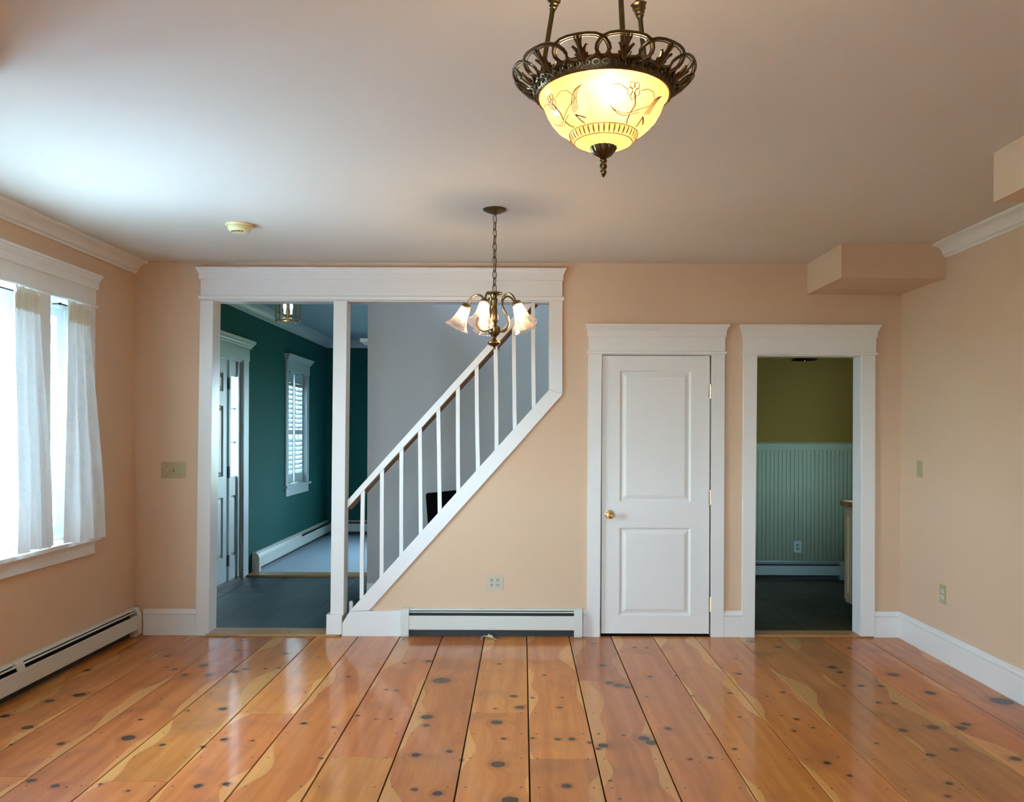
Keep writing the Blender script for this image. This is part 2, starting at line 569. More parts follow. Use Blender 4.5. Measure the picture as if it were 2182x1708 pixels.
class MB:
    def __init__(s):
        s.v, s.f = [], []

    def add(s, vs, fs):
        k = len(s.v)
        s.v += [tuple(x) for x in vs]
        s.f += [tuple(i + k for i in f) for f in fs]
        return s

    def box(s, x0, x1, y0, y1, z0, z1):
        vs = [(x, y, z) for z in (z0, z1) for y in (y0, y1) for x in (x0, x1)]
        return s.add(vs, [(0, 2, 3, 1), (4, 5, 7, 6), (0, 1, 5, 4), (2, 6, 7, 3), (0, 4, 6, 2), (1, 3, 7, 5)])

    def prism(s, pts, h0, h1, fn):
        """polygon pts (a,b) extruded from h0 to h1; fn(a,b,h)->xyz"""
        n = len(pts)
        vs = [fn(a, b, h0) for a, b in pts] + [fn(a, b, h1) for a, b in pts]
        fs = [tuple(range(n)), tuple(range(2 * n - 1, n - 1, -1))]
        fs += [(i, (i + 1) % n, n + (i + 1) % n, n + i) for i in range(n)]
        return s.add(vs, fs)

    def loops(s, loops, cap0=True, cap1=True):
        n = len(loops[0])
        vs = [p for l in loops for p in l]
        fs = []
        for i in range(len(loops) - 1):
            for j in range(n):
                fs.append((i * n + j, i * n + (j + 1) % n, (i + 1) * n + (j + 1) % n, (i + 1) * n + j))
        if cap0:
            fs.append(tuple(range(n))[::-1])
        if cap1:
            fs.append(tuple(range((len(loops) - 1) * n, len(loops) * n)))
        return s.add(vs, fs)

    def lathe(s, prof, cx=0, cy=0, cz=0, n=32, fn=None, mod=None):
        """prof: (r,z) list; r may be 0 at ends"""
        L = []
        for k, (r, z) in enumerate(prof):
            row = []
            for j in range(n):
                a = 2 * PI * j / n
                rr = r * (mod(k, a) if mod else 1)
                p = (rr * math.cos(a), rr * math.sin(a), z)
                p = fn(p) if fn else (p[0] + cx, p[1] + cy, p[2] + cz)
                row.append(p)
            L.append(row)
        return s.loops(L, prof[0][0] > 1e-6 and False or True, True)

    def lathe_open(s, prof, n=32, fn=None, mod=None):
        L = []
        for k, (r, z) in enumerate(prof):
            row = []
            for j in range(n):
                a = 2 * PI * j / n
                rr = r * (mod(k, a) if mod else 1)
                p = (rr * math.cos(a), rr * math.sin(a), z)
                row.append(fn(p) if fn else p)
            L.append(row)
        return s.loops(L, False, False)

    def tube(s, pts, r, n=8, closed=False):
        pts = [Vector(p) for p in pts]
        rs = r if isinstance(r, (list, tuple)) else [r] * len(pts)
        L = []
        prev = None
        m = len(pts)
        for i, p in enumerate(pts):
            if closed:
                t = (pts[(i + 1) % m] - pts[i - 1]).normalized()
            else:
                t = (pts[min(i + 1, m - 1)] - pts[max(i - 1, 0)]).normalized()
            if prev is None:
                a = Vector((0, 0, 1)) if abs(t.z) < 0.9 else Vector((1, 0, 0))
                nrm = t.cross(a).normalized()
            else:
                nrm = (prev - t * prev.dot(t))
                nrm = nrm.normalized() if nrm.length > 1e-6 else t.orthogonal().normalized()
            prev = nrm
            b = t.cross(nrm)
            L.append([tuple(p + (nrm * math.cos(2 * PI * j / n) + b * math.sin(2 * PI * j / n)) * rs[i]) for j in range(n)])
        if closed:
            k = len(s.v)
            s.loops(L, False, False)
            fs = []
            for j in range(n):
                fs.append((k + (m - 1) * n + j, k + (m - 1) * n + (j + 1) % n, k + (j + 1) % n, k + j))
            s.f += fs
            return s
        return s.loops(L)

    def build(s, name, mat, parent=None, smooth=False, bevel=0, angle=40, recalc=True):
        off = wloc(parent)
        me = bpy.data.meshes.new(name)
        me.from_pydata([(x - off.x, y - off.y, z - off.z) for x, y, z in s.v], [], s.f)
        me.validate()
        if recalc:
            bm = bmesh.new()
            bm.from_mesh(me)
            bmesh.ops.recalc_face_normals(bm, faces=bm.faces)
            bm.to_mesh(me)
            bm.free()
        if mat is not None:
            me.materials.append(mat)
        if smooth:
            me.shade_smooth()
            try:
                me.set_sharp_from_angle(angle=math.radians(angle))
            except Exception:
                pass
        o = bpy.data.objects.new(name, me)
        COL.objects.link(o)
        o.parent = parent
        if bevel:
            b = o.modifiers.new('bevel', 'BEVEL')
            b.width = bevel
            b.segments = 2
            b.limit_method = 'ANGLE'
        return o


def copy_tree(o, parent=None):
    c = o.copy()
    COL.objects.link(c)
    c.parent = parent
    for ch in o.children:
        copy_tree(ch, c)
    return c


# frames: (a along wall, p out of the wall, z)
def fr_back(y):
    return lambda a, p, z: (a, y - p, z)


def fr_left(x):
    return lambda a, p, z: (x + p, a, z)


def fr_right(x):
    return lambda a, p, z: (x - p, a, z)


def fbox(mb, fn, a0, a1, p0, p1, z0, z1):
    pts = [(a0, z0), (a1, z0), (a1, z1), (a0, z1)]
    return mb.prism(pts, p0, p1, lambda a, b, h: fn(a, h, b))


def fprof(mb, fn, a0, a1, prof):
    """profile list (p,z) extruded along a"""
    return mb.prism(prof, a0, a1, lambda p, z, h: fn(h, p, z))


def stack(mb, fn, a0, a1, rows, back=0.0, f=0.0):
    """rows (z, p): horizontal rectangles growing outwards by p on three sides"""
    L = []
    for z, p in rows:
        L.append([fn(a0 - p + rows[0][1] * 0, back, z), fn(a1 + p, back, z), fn(a1 + p, p + f, z), fn(a0 - p, p + f, z)])
    return mb.loops(L)


XL, XR, ZC = -2.852, 2.775, 2.738
WT = 0.125                                   # inner wall thickness
ZH = 2.83                                    # hall ceiling
YB = D + WT
B = fr_back(D)
LW = fr_left(XL)
RW = fr_right(XR)
HX = -1.343                                  # right hall wall / end of the grey stair wall
YS = 7.10                                    # grey stair wall
YF = 11.95                                   # far teal wall
YK = 8.41                                    # kitchen far wall
YT = 8.60                                    # tile to carpet


def S(name, label, cat='wall'):
    return dict(name=name, label=label, cat=cat)


# ------------------------------------------------------------------ floors
knots_px = []


def addk(ox, oy, sc, rows):
    for (x, y, r) in rows:
        knots_px.append((ox + x / sc, oy + y / sc, r / sc))


addk(0, 1340, 3.896, [(1850, 660, 38), (1165, 748, 24), (1065, 900, 62), (845, 950, 15), (505, 948, 34), (98, 955, 18), (410, 595, 42),
     (660, 545, 55), (720, 340, 33), (230, 815, 50), (1560, 675, 20), (1350, 958, 26), (1685, 975, 28), (1860, 915, 34), (2095, 925, 20),
     (1645, 1300, 40), (1880, 1283, 33), (1062, 1340, 22), (460, 1300, 38), (260, 1255, 42), (550, 1310, 18), (1535, 378, 28), (1740, 380, 36),
     (1950, 352, 32), (2040, 330, 30), (1385, 315, 18), (1450, 330, 24), (1690, 300, 42), (1390, 222, 26), (835, 1285, 22), (40, 720, 40),
     (1340, 580, 14), (2025, 92, 24), (1975, 175, 18)])
addk(540, 1340, 3.896, [(1560, 425, 80), (1440, 728, 54), (1438, 797, 30), (1350, 1043, 42), (1628, 1013, 32), (1335, 1330, 30), (1530, 1362, 46),
     (2030, 1120, 66), (2020, 772, 54), (2075, 907, 25), (2010, 658, 15), (1730, 1085, 20), (1105, 500, 17), (1190, 508, 17), (865, 715, 20),
     (1015, 745, 16), (1142, 745, 18), (665, 812, 15), (565, 1072, 18), (790, 393, 18), (430, 520, 12), (420, 780, 28), (1255, 280, 17),
     (1455, 265, 34), (2042, 288, 20), (2130, 1420, 78), (270, 200, 26), (98, 325, 18), (215, 322, 16), (540, 232, 12)])
addk(1080, 1340, 3.896, [(313, 382, 18), (445, 650, 23), (213, 568, 18), (457, 567, 12), (425, 912, 26), (543, 910, 33), (215, 905, 20), (690, 940, 24),
     (497, 1300, 47), (55, 555, 34), (110, 648, 42), (850, 445, 40), (930, 465, 48), (1000, 480, 26), (800, 965, 46), (760, 990, 24),
     (1140, 905, 55), (1200, 940, 55), (970, 880, 20), (762, 865, 11), (1340, 823, 30), (1190, 393, 23), (1405, 385, 20), (1525, 1078, 24),
     (1690, 1065, 26), (1610, 1105, 10), (855, 1255, 16), (720, 118, 26), (798, 300, 30), (1060, 150, 20), (1160, 155, 16), (1540, 552, 15),
     (1890, 993, 24), (1935, 727, 17), (1850, 530, 20), (1163, 560, 14), (1930, 370, 26), (1910, 243, 14), (938, 1405, 13), (2030, 102, 22)])
addk(1620, 1300, 3.883, [(280, 995, 22), (300, 898, 24), (440, 970, 16), (180, 868, 12), (555, 1260, 34), (740, 1365, 24), (645, 1212, 14), (190, 675, 20),
     (60, 710, 13), (600, 470, 40), (660, 510, 26), (835, 622, 28), (1000, 625, 26), (690, 622, 18), (980, 762, 23), (1110, 768, 26),
     (1100, 530, 48), (1405, 680, 48), (1180, 990, 40), (1430, 965, 55), (1285, 932, 14), (1700, 940, 44), (1660, 970, 50), (1605, 1150, 34),
     (1410, 1195, 36), (1565, 1430, 34), (1550, 1535, 26), (2000, 1490, 18), (2110, 1225, 50), (2150, 1535, 18), (2000, 750, 95), (965, 1097, 16),
     (145, 300, 26), (740, 312, 22)])
knots = []
for (u, v, r) in knots_px:
    x, y = Fl(u, v)
    knots.append((x, y, r * y / FPX * 0.92))

fl = MB().box(XL - 0.17, XR + 0.15, -2.0, D + 0.02, -0.10, -0.016).build('floor', M['dark'])
tag(fl, 'dining room floor of wide knotty pine planks, glossy orange brown', 'floor', kind='structure')
joints = {-1: [4.374], 0: [3.757], 1: [4.947], -3: [3.773], -5: [4.352], -6: [3.502], -8: [3.547]}
PITCH, X0 = 0.308, 0.0345
for k in range(-10, 10):
    xa, xb = X0 + PITCH * k, X0 + PITCH * (k + 1)
    xa, xb = max(xa, XL), min(xb, XR)
    if xb - xa < 0.03:
        continue
    ys = [-1.98] + [random.uniform(-0.6, 0.4), random.uniform(1.4, 2.7)] + sorted(joints.get(k, [])) + [D]
    g = 0.0024 if k > 2 or k < -6 else 0.0034
    for i in range(len(ys) - 1):
        y0, y1 = ys[i] + 0.0008, ys[i + 1] - 0.0008
        dz = random.uniform(-0.0008, 0.0)
        m = MB()
        e = 0.0015
        L = []
        for z, q in ((-0.018, 0), (-e + dz, 0), (dz, e)):
            L.append([(xa + g + q, y0 + q * 0.4, z), (xb - g - q, y0 + q * 0.4, z), (xb - g - q, y1 - q * 0.4, z), (xa + g + q, y1 - q * 0.4, z)])
        m.loops(L)
        p = m.build('plank', M['plank'], fl)
        p['edges'] = [xa, xb, 0.0]
        near = [q for q in knots if xa - 0.01 < q[0] < xb + 0.01 and y0 - 0.01 < q[1] < y1 + 0.01]
        if y1 < 3.2:
            near = [(random.uniform(xa, xb), random.uniform(y0, y1), random.choice((0.008, 0.012, 0.02))) for _ in range(7)]
        near = sorted(near, key=lambda q: -q[2])[:NK]
        for j in range(NK):
            q = near[j] if j < len(near) else (50.0 + j, 50.0, 0.001)
            p['knot%d' % j] = [float(q[0]), float(q[1]), float(q[2])]


def tile_floor(fname, label, x0, x1, y0, y1, zt, xs, ys, tm, gm, gap):
    f = MB().box(x0, x1, y0, y1, -0.10, zt - 0.004).build(fname, gm)
    tag(f, label, 'floor', kind='structure')
    xs = [x0] + [x for x in xs if x0 + 0.02 < x < x1 - 0.02] + [x1]
    ys = [y0] + [y for y in ys if y0 + 0.02 < y < y1 - 0.02] + [y1]
    for i in range(len(xs) - 1):
        for j in range(len(ys) - 1):
            a0, a1, b0, b1 = xs[i] + gap, xs[i + 1] - gap, ys[j] + gap, ys[j + 1] - gap
            dz = random.uniform(0, 0.0008)
            L = []
            for z, q in ((zt - 0.006, 0), (zt - 0.0004 + dz, 0), (zt + dz, 0.0006)):
                L.append([(a0 + q, b0 + q, z), (a1 - q, b0 + q, z), (a1 - q, b1 - q, z), (a0 + q, b1 - q, z)])
            MB().loops(L).build('floor_tile', tm, f)
    return f


tile_floor('floor.001', 'entry hall floor of dark teal slate tiles behind the opening', XL, HX + 0.02, D + 0.02, YT - 0.16, 0.004,
           [-2.72 + 0.345 * k for k in range(0, 5)], [6.246 + 0.341 * k for k in range(0, 8)], M['hall_tile'], M['grout_dark'], 0.0022)
tile_floor('floor.003', 'kitchen floor of dark olive slate tiles with grey grout', 1.50, 3.45, D + 0.02, YK, 0.004,
           [1.82 + 0.334 * k for k in range(0, 5)], [6.437 + 0.305 * k for k in range(0, 7)], M['kit_tile'], M['grout'], 0.0026)
cf = MB().box(XL, 1.45, YT - 0.02, YF, -0.10, 0.008).build('floor.002', M['carpet'])
tag(cf, 'living room floor of blue grey carpet beyond the wood strip', 'floor', kind='structure')
uf = MB().box(HX + 0.02, 1.48, D + 0.02, YT - 0.02, -0.10, -0.004).build('floor.004', M['dark'])
tag(uf, 'hidden floor under the staircase', 'floor', kind='structure')

# thresholds
tx0, _ = P(442, 1350)
tx1, _ = P(726, 1350)
t1 = MB()
t1.prism([(D - 0.045, 0.001), (D - 0.035, 0.014), (D + 0.10, 0.022), (D + 0.15, 0.018), (D + 0.15, 0.001)], tx0, tx1,
         lambda a, b, h: (h, a, b)).build('trim_1', M['honey'])
tag(bpy.data.objects['trim_1'], 'honey oak threshold strip under the wide opening to the hall', 'threshold', kind='structure')
kx0, _ = P(1604, 1350)
kx1, _ = P(1836, 1350)
MB().prism([(D - 0.01, 0.001), (D, 0.014), (D + 0.13, 0.016), (D + 0.15, 0.001)], kx0, kx1,
           lambda a, b, h: (h, a, b)).build('trim_2', M['honey'])
tag(bpy.data.objects['trim_2'], 'worn oak threshold strip in the kitchen doorway', 'threshold', kind='structure')
MB().box(XL + 0.02, HX, YT - 0.17, YT + 0.02, 0.0, 0.022).build('trim_3', M['honey'])
tag(bpy.data.objects['trim_3'], 'oak strip across the hall where slate meets carpet', 'threshold', kind='structure')

# ------------------------------------------------------------------ walls
# back wall with three openings
oL = P(440, 1350)[0]
oR = P(1184, 836)[0]
oT = P(1000, 643)[1]
dL, dR, dT = P(1280, 1050)[0], P(1515.5, 1050)[0], P(1400, 755)[1]
kL, kR, kT = P(1609, 1050)[0], P(1833, 1050)[0], P(1700, 754)[1]
xz = lambda a, b, h: (a, h, b)
bw = MB()
bw.box(XL, oL, D, YB, 0, ZC + 0.1)
bw.box(oL, oR, D, YB, oT, ZC + 0.1)
dA, dB_, dC = P(735, 1322), P(1140, 905), P(1184, 836)
bw.prism([(dA[0], 0), (dA[0], dA[1]), (dB_[0], dB_[1]), dC, (dC[0], ZC + 0.1), (dL, ZC + 0.1), (dL, 0)], D, YB, xz)
bw.box(dL, dR, D, YB, dT, ZC + 0.1)
bw.box(dR, kL, D, YB, 0, ZC + 0.1)
bw.box(kL, kR, D, YB, kT, ZC + 0.1)
bw.box(kR, XR + 0.15, D, YB, 0, ZC + 0.1)
tag(bw.build('wall_back', M['peach']), 'peach back wall with wide opening, closet door and kitchen doorway', 'wall', kind='structure')


def wall_x(mb, x0, x1, y0, y1, z0, z1, holes):
    """wall thick in x, with rectangular holes (ya,yb,za,zb) sorted by y"""
    c = y0
    for (a, b, za, zb) in holes:
        mb.box(x0, x1, c, a, z0, z1)
        if za > z0 + 0.001:
            mb.box(x0, x1, a, b, z0, za)
        mb.box(x0, x1, a, b, zb, z1)
        c = b
    mb.box(x0, x1, c, y1, z0, z1)
    return mb


def wall_y(mb, y0, y1, x0, x1, z0, z1, holes):
    c = x0
    for (a, b, za, zb) in holes:
        mb.box(c, a, y0, y1, z0, z1)
        if za > z0 + 0.001:
            mb.box(a, b, y0, y1, z0, za)
        mb.box(a, b, y0, y1, zb, z1)
        c = b
    mb.box(c, x1, y0, y1, z0, z1)
    return mb


WX = XL - 0.17
wz0, wz1 = 0.80, 2.305
wins = [(2.98, 3.33), (3.44, 4.812), (4.923, 5.348)]
# the left wall of the dining room
tag(wall_x(MB(), WX, XL, -2.0, YB, 0, ZC + 0.1,
           [(wins[0][0], wins[-1][1], wz0 - 0.006, wz1 + 0.004)]).build('wall_left', M['peach']),
    'peach left wall with the curtained window', 'wall', kind='structure')
tag(wall_x(MB(), XR, XR + 0.15, -2.0, YB, 0, ZC + 0.1, []).build('wall_right', M['peach']),
    'plain peach right wall with two small wall plates', 'wall', kind='structure')
tag(wall_y(MB(), -2.17, -2.0, XL - 0.17, XR + 0.15, 0, ZC + 0.1, [(-2.3, -0.2, 0.7, 2.15)]).build('wall_rear', M['peach']),
    'peach wall behind the camera with a wide window', 'wall', kind='structure')
tag(MB().box(XL, -1.845, 2.74, 2.865, 0, ZC).build('wall_stub_left', M['peach']),
    'short peach wall stub at the left of the wide room opening', 'wall', kind='structure')
tag(MB().box(1.812, XR, 2.74, 2.865, 0, ZC).build('wall_stub_right', M['peach']),
    'short peach wall stub at the right of the wide room opening', 'wall', kind='structure')
tag(MB().box(XL - 0.17, XR + 0.15, -2.17, YB, ZC, ZC + 0.12).build('ceiling', M['ceiling']),
    'plain warm off-white ceiling of the dining room', 'ceiling', kind='structure')
# soffits
sxL = 2.086
sf = MB().box(sxL, XR, 5.386, D, 2.515, ZC).build('wall_soffit_corner', M['peach'])
tag(sf, 'boxed peach soffit in the corner above the kitchen doorway', 'soffit', kind='structure')
sf = MB().box(sxL, XR, 2.87, 3.645, 2.520, ZC).build('wall_soffit_right', M['peach'])
tag(sf, 'boxed peach soffit at the top right of the photo', 'soffit', kind='structure')

# hall, living room, stairwell, kitchen shells
dY0, dY1, sY0, sY1 = 7.08, 8.02, 8.075, 8.265
tag(wall_x(MB(), WX, XL, YB, YF + 0.15, 0, ZH + 0.1,
           [(dY0 - 0.02, 8.345, 0.0, 2.215), (9.93, 10.78, 0.83, 2.24)]).build('wall_hall_left', M['teal']),
    'teal hall wall with the front door and a narrow window', 'wall', kind='structure')
tag(wall_y(MB(), YF, YF + 0.15, XL, 1.60, 0, ZH + 0.1, [(-1.1, 0.7, 0.6, 2.2)]).build('wall_hall_far', M['teal']),
    'dark teal far wall at the end of the living room', 'wall', kind='structure')
tag(MB().box(HX, HX + 0.1, YS + 0.1, YT, 0, ZH + 0.1).build('wall_hall_right', M['teal']),
    'teal wall on the right of the hall behind the stairs', 'wall', kind='structure')
tag(MB().box(HX, 1.5, YT, YT + 0.1, 0, ZH + 0.1).box(1.45, 1.6, YT, YF, 0, ZH + 0.1).build('wall_living_side', M['teal']),
    'teal side walls of the living room around the corner', 'wall', kind='structure')
tag(MB().box(XL - 0.17, HX, YB, YS, ZH, ZH + 0.12).box(XL - 0.17, 1.6, YS, YF + 0.15, ZH, ZH + 0.12).build('ceiling.001', M['hall_ceiling']),
    'blue grey painted ceiling of the hall and living room', 'ceiling', kind='structure')
tag(MB().box(HX, 1.5, YS, YS + 0.1, 0, 5.2).build('wall_stairs', M['grey']),
    'smooth grey wall behind the staircase', 'wall', kind='structure')
su = MB()
su.box(1.40, 1.5, YB, YS, 0, 5.2)                       # right end of the stair shaft
su.box(HX - 0.1, 1.5, D + 0.01, YB + 0.0, ZC + 0.12, 5.2)
wall_x(su, HX - 0.1, HX, YB, YS, ZH, 5.2, [(6.22, 7.02, 3.2, 4.6)])  # unseen opening added upstairs to light the grey stair wall
su.box(HX - 0.1, 1.5, D + 0.01, YS + 0.1, 5.2, 5.3)
tag(su.build('wall_landing', M['grey']), 'grey upper walls of the stairwell with an added opening for daylight', 'wall', kind='structure')
kw = wall_y(MB(), YK, YK + 0.15, 1.40, 3.6, 0, 2.84, [(1.6, 1.85, 1.85, 2.15)])
kw.box(3.45, 3.6, YB, YK, 0, 2.84).box(1.40, 1.505, YS, YK, 0, 2.84)
tag(kw.build('wall_kitchen', M['olive']), 'olive green kitchen walls above the beadboard', 'wall', kind='structure')
tag(MB().box(1.40, 3.6, YB, YK + 0.15, 2.74, 2.84).build('ceiling.002', M['olive']), 'dark kitchen ceiling', 'ceiling', kind='structure')

# closet behind the closed door stays dark
tag(MB().box(dL - 0.1, dR + 0.1, D + 0.5, D + 0.52, 0, 2.3).build('wall_closet', M['dark']), 'dark back of the closet behind the white door', 'wall', kind='structure')


# ------------------------------------------------------------------ trim pieces
def head(parent, fn, a0, a1, zb, zf, zfa, zt, p=0.022, s=1.0, mat=None):
    """bead, frieze and cornice above an opening; a0..a1 = outer edges of the side casings"""
    mat = mat or M['trim']
    stack(MB(), fn, a0, a1, [(zb, 0.004), (zb + 0.004, 0.012), (zb + (zf - zb) * 0.8, 0.0135), (zf, 0.006)], f=0.018).build('bead', mat, parent)
    fbox(MB(), fn, a0, a1, 0, p, zf - 0.001, zfa + 0.002).build('frieze', mat, parent)
    h = zt - zfa
    stack(MB(), fn, a0, a1, [(zfa, 0.008), (zfa + h * 0.48, 0.009), (zfa + h * 0.54, 0.013), (zfa + h * 0.62, 0.014), (zfa + h * 0.70, 0.019),
                             (zfa + h * 0.80, 0.021), (zfa + h * 0.84, 0.027), (zt, 0.028)], f=0.028).build('cornice', mat, parent)


def z_at(v, u=1100, y=D):
    return P(u, v, y)[1]


# wide opening
t = thing('trim_4', 'white trim around the wide opening with a sloping stair skirt', 'trim', (P(820, 1350)[0], D, 0), kind='structure')
head(t, B, P(430, 620)[0], P(1198, 620)[0], z_at(641.5), z_at(632), z_at(598.6), z_at(573.5))
pl = [P(428.5, 640), P(456.5, 640), P(446.5, 1353), P(418.5, 1353)]
MB().prism(pl, D - 0.02, D, xz).build('side_casing', M['trim'], t, bevel=0.002)
pl = [P(1169.8, 640), P(1198.4, 640), P(1198.4, 840), P(1169.8, 829.5)]
MB().prism(pl, D - 0.02, D, xz).build('side_casing', M['trim'], t, bevel=0.002)
band = [P(1170, 829.7), P(1198.4, 840), P(1095, 958), P(787, 1299.5), P(745, 1301.5), P(742.5, 1303)]
band = [P(1170, 829.9), P(1198.4, 840.2), P(1110, 941), P(788, 1299), P(745.6, 1301)]
MB().prism(band, D - 0.02, D, xz).build('stair_skirt', M['trim'], t, bevel=0.002)
blk = [P(730, 1327), P(745.6, 1301), P(856, 1298.5), P(857, 1353.5), P(729.7, 1354.5)]
MB().prism(blk, D - 0.024, D, xz).build('plinth', M['trim'], t, bevel=0.002)
# jambs and head lining (the wall thickness)
jl = [P(456.5, 641), P(446.5, 1350)]
MB().prism([jl[0], jl[1], (oL - 0.02, 0), (oL - 0.02, jl[0][1])], D - 0.004, YB + 0.005, xz).build('jamb', M['trim'], t)
MB().prism([P(1170, 641), P(1170, 829.7), P(1182, 833), P(1182, 641)], D - 0.004, YB + 0.005, xz).build('jamb', M['trim'], t)
MB().box(oL - 0.01, oR, D - 0.004, YB + 0.005, z_at(643.5), oT + 0.02).build('head_jamb', M['trim'], t)
# sloping sill on which the balusters stand
sill = [P(745.6, 1301), P(1170, 829.9), P(1176, 834), P(752, 1306)]
MB().prism(sill, D - 0.004, YB + 0.005, xz).build('sloping_sill', M['trim'], t)

# closet door trim
t = thing('trim_5', 'white casing and cornice around the closet door', 'trim', (P(1400, 1350)[0], D, 0), kind='structure')
head(t, B, P(1253.5, 740)[0], P(1543.5, 740)[0], z_at(754), z_at(746.8), z_at(717.5), z_at(691.2))
MB().prism([P(1253.6, 753), P(1282.3, 753), P(1277.8, 1355.8), P(1250, 1355.8)], D - 0.02, D, xz).build('side_casing', M['trim'], t, bevel=0.002)
MB().prism([P(1515.4, 753), P(1543.5, 753), P(1540.8, 1356), P(1513.6, 1356)], D - 0.02, D, xz).build('side_casing', M['trim'], t, bevel=0.002)
MB().box(dL - 0.01, P(1281, 1050)[0] - 0.002, D, YB, 0, dT + 0.01).box(P(1515, 1050)[0] + 0.002, dR + 0.02, D, YB, 0, dT + 0.01)\
    .box(dL - 0.01, dR + 0.01, D, YB, z_at(755), dT + 0.02).build('jamb', M['trim'], t)

# kitchen doorway trim
t = thing('trim_6', 'white casing and cornice around the dark kitchen doorway', 'trim', (P(1720, 1350)[0], D, 0), kind='structure')
head(t, B, P(1583, 740)[0], P(1864, 740)[0], z_at(754.5), z_at(748.5), z_at(717.5), z_at(691.2))
MB().prism([P(1583, 753), P(1612.2, 753), P(1606.6, 1356.5), P(1579.5, 1356.5)], D - 0.02, D, xz).build('side_casing', M['trim'], t, bevel=0.002)
MB().prism([P(1833.3, 753), P(1863.2, 753), P(1861.6, 1354), P(1831, 1354)], D - 0.02, D, xz).build('side_casing', M['trim'], t, bevel=0.002)
MB().prism([P(1833, 753), P(1831, 1354), (kR + 0.02, 0), (kR + 0.02, kT)], D - 0.004, YB + 0.005, xz)\
    .prism([P(1612, 753), P(1607, 1354), (kL - 0.03, 0), (kL - 0.03, kT)], D - 0.004, YB + 0.005, xz).build('jamb', M['trim'], t)
MB().box(kL - 0.01, kR + 0.01, D - 0.004, YB + 0.005, z_at(756.5), kT + 0.02).build('head_jamb', M['trim'], t)


def baseboard(name, label, fn, a0, a1, h=0.190):
    m = MB()
    fprof(m, fn, a0, a1, [(0, 0), (0.018, 0), (0.018, h - 0.040), (0.0225, h - 0.034), (0.0225, h - 0.026), (0.015, h - 0.016), (0.011, h), (0, h)])
    tag(m.build(name, M['trim']), label, 'baseboard', kind='structure')


baseboard('baseboard_left', 'white baseboard between left heater and the wide opening', B, XL + 0.075, P(418.5, 1340)[0])
baseboard('baseboard_back', 'short white baseboard between closet door and kitchen doorway', B, P(1540.8, 1340)[0], P(1579.8, 1340)[0])
baseboard('baseboard_corner', 'white baseboard between kitchen doorway and right corner', B, P(1861.6, 1340)[0], XR - 0.01)
baseboard('baseboard_right', 'long white baseboard along the right wall', RW, 2.865, D - 0.001)
baseboard('baseboard_heater', 'small piece of baseboard between heater and closet door', B, P(1239.5, 1340)[0], P(1250, 1340)[0])


def crown(name, label, fn, a0, a1, zc, mat=None, d=0.092, pr=0.095):
    m = MB()
    pf = [(0, zc - d), (0.012, zc - d), (0.014, zc - d + 0.016), (0.026, zc - d + 0.020)]
    for i in range(7):
        q = i / 6
        pf.append((0.026 + (pr - 0.038) * (1 - math.cos(q * PI / 2)), zc - d + 0.020 + (d - 0.038) * math.sin(q * PI / 2)))
    pf += [(pr - 0.006, zc - 0.016), (pr, zc - 0.012), (pr, zc), (0, zc)]
    fprof(m, fn, a0, a1, pf)
    tag(m.build(name, mat or M['trim'], smooth=True, angle=25), label, 'crown moulding', kind='structure')


crown('trim_7', 'white crown moulding along the top of the left wall', LW, 2.865, D, ZC)
crown('trim_8', 'white crown moulding between the two soffits on the right wall', RW, 3.645, 5.386, ZC)
crown('trim_9', 'crown moulding along the teal hall wall', LW, YB, YF, ZH, M['shaded_trim'], d=0.115, pr=0.11)
crown('trim_10', 'crown moulding along the far teal wall', fr_back(YF), XL, 1.45, ZH, M['shaded_trim'], d=0.115, pr=0.11)

# ------------------------------------------------------------------ stair railing and staircase
r = thing('stair_railing', 'white slanted stair railing with square balusters and tall post in the wide opening', 'railing', (P(740, 1340)[0], D + 0.06, 0))
pp = [P(712, 641), P(740.5, 641), P(733, 1310), P(705, 1310)]
MB().prism(pp, D - 0.018, YB - 0.01, xz).build('newel_post', M['trim'], r, bevel=0.002)
pb = [P(698, 1306.5), P(731, 1306.5), P(729.5, 1349.5), P(697, 1349.5)]
MB().prism(pb, D - 0.034, YB + 0.02, xz).build('post_base', M['trim'], r, bevel=0.002)
rail = [P(739, 1066), P(834, 960), P(1118.8, 645.5), P(1137, 645.5), P(891.6, 917.5), P(738.5, 1083)]
MB().prism(rail, D + 0.022, D + 0.062, xz).build('top_rail', M['trim'], r, bevel=0.002)
# natural wood handrail a little lower on the stair side, carried by brass brackets
y2 = D + 0.135
q0, q1 = P(745, 1082, y2), P(1150, 638, y2)
wr = MB()
dd = Vector((q1[0] - q0[0], 0, q1[1] - q0[1])).normalized()
nn = Vector((-dd.z, 0, dd.x))
L = []
for q in (q0, q1):
    c = Vector((q[0], y2, q[1]))
    L.append([tuple(c + nn * (0.021 * math.cos(a)) + Vector((0, 1, 0)) * (0.026 * math.sin(a))) for a in [2 * PI * i / 14 for i in range(14)]])
wr.loops(L)
wr.build('wood_handrail', M['walnut'], r, smooth=True)
tag(r.children[-1] if False else bpy.data.objects['wood_handrail'], 'brown wood handrail under the white rail')
for (u, v) in ((849, 972), (1062, 738)):
    c = P(u, v, y2)
    m = MB()
    m.tube([(c[0], y2, c[1] + 0.02), (c[0], y2, c[1] - 0.02), (c[0] + 0.01, y2 - 0.05, c[1] - 0.03)], 0.005, 8)
    m.lathe([(0.012, -0.004), (0.012, 0.004)], c[0], y2, c[1] - 0.02, 12)
    m.build('rail_bracket', M['brass'], r, smooth=True)
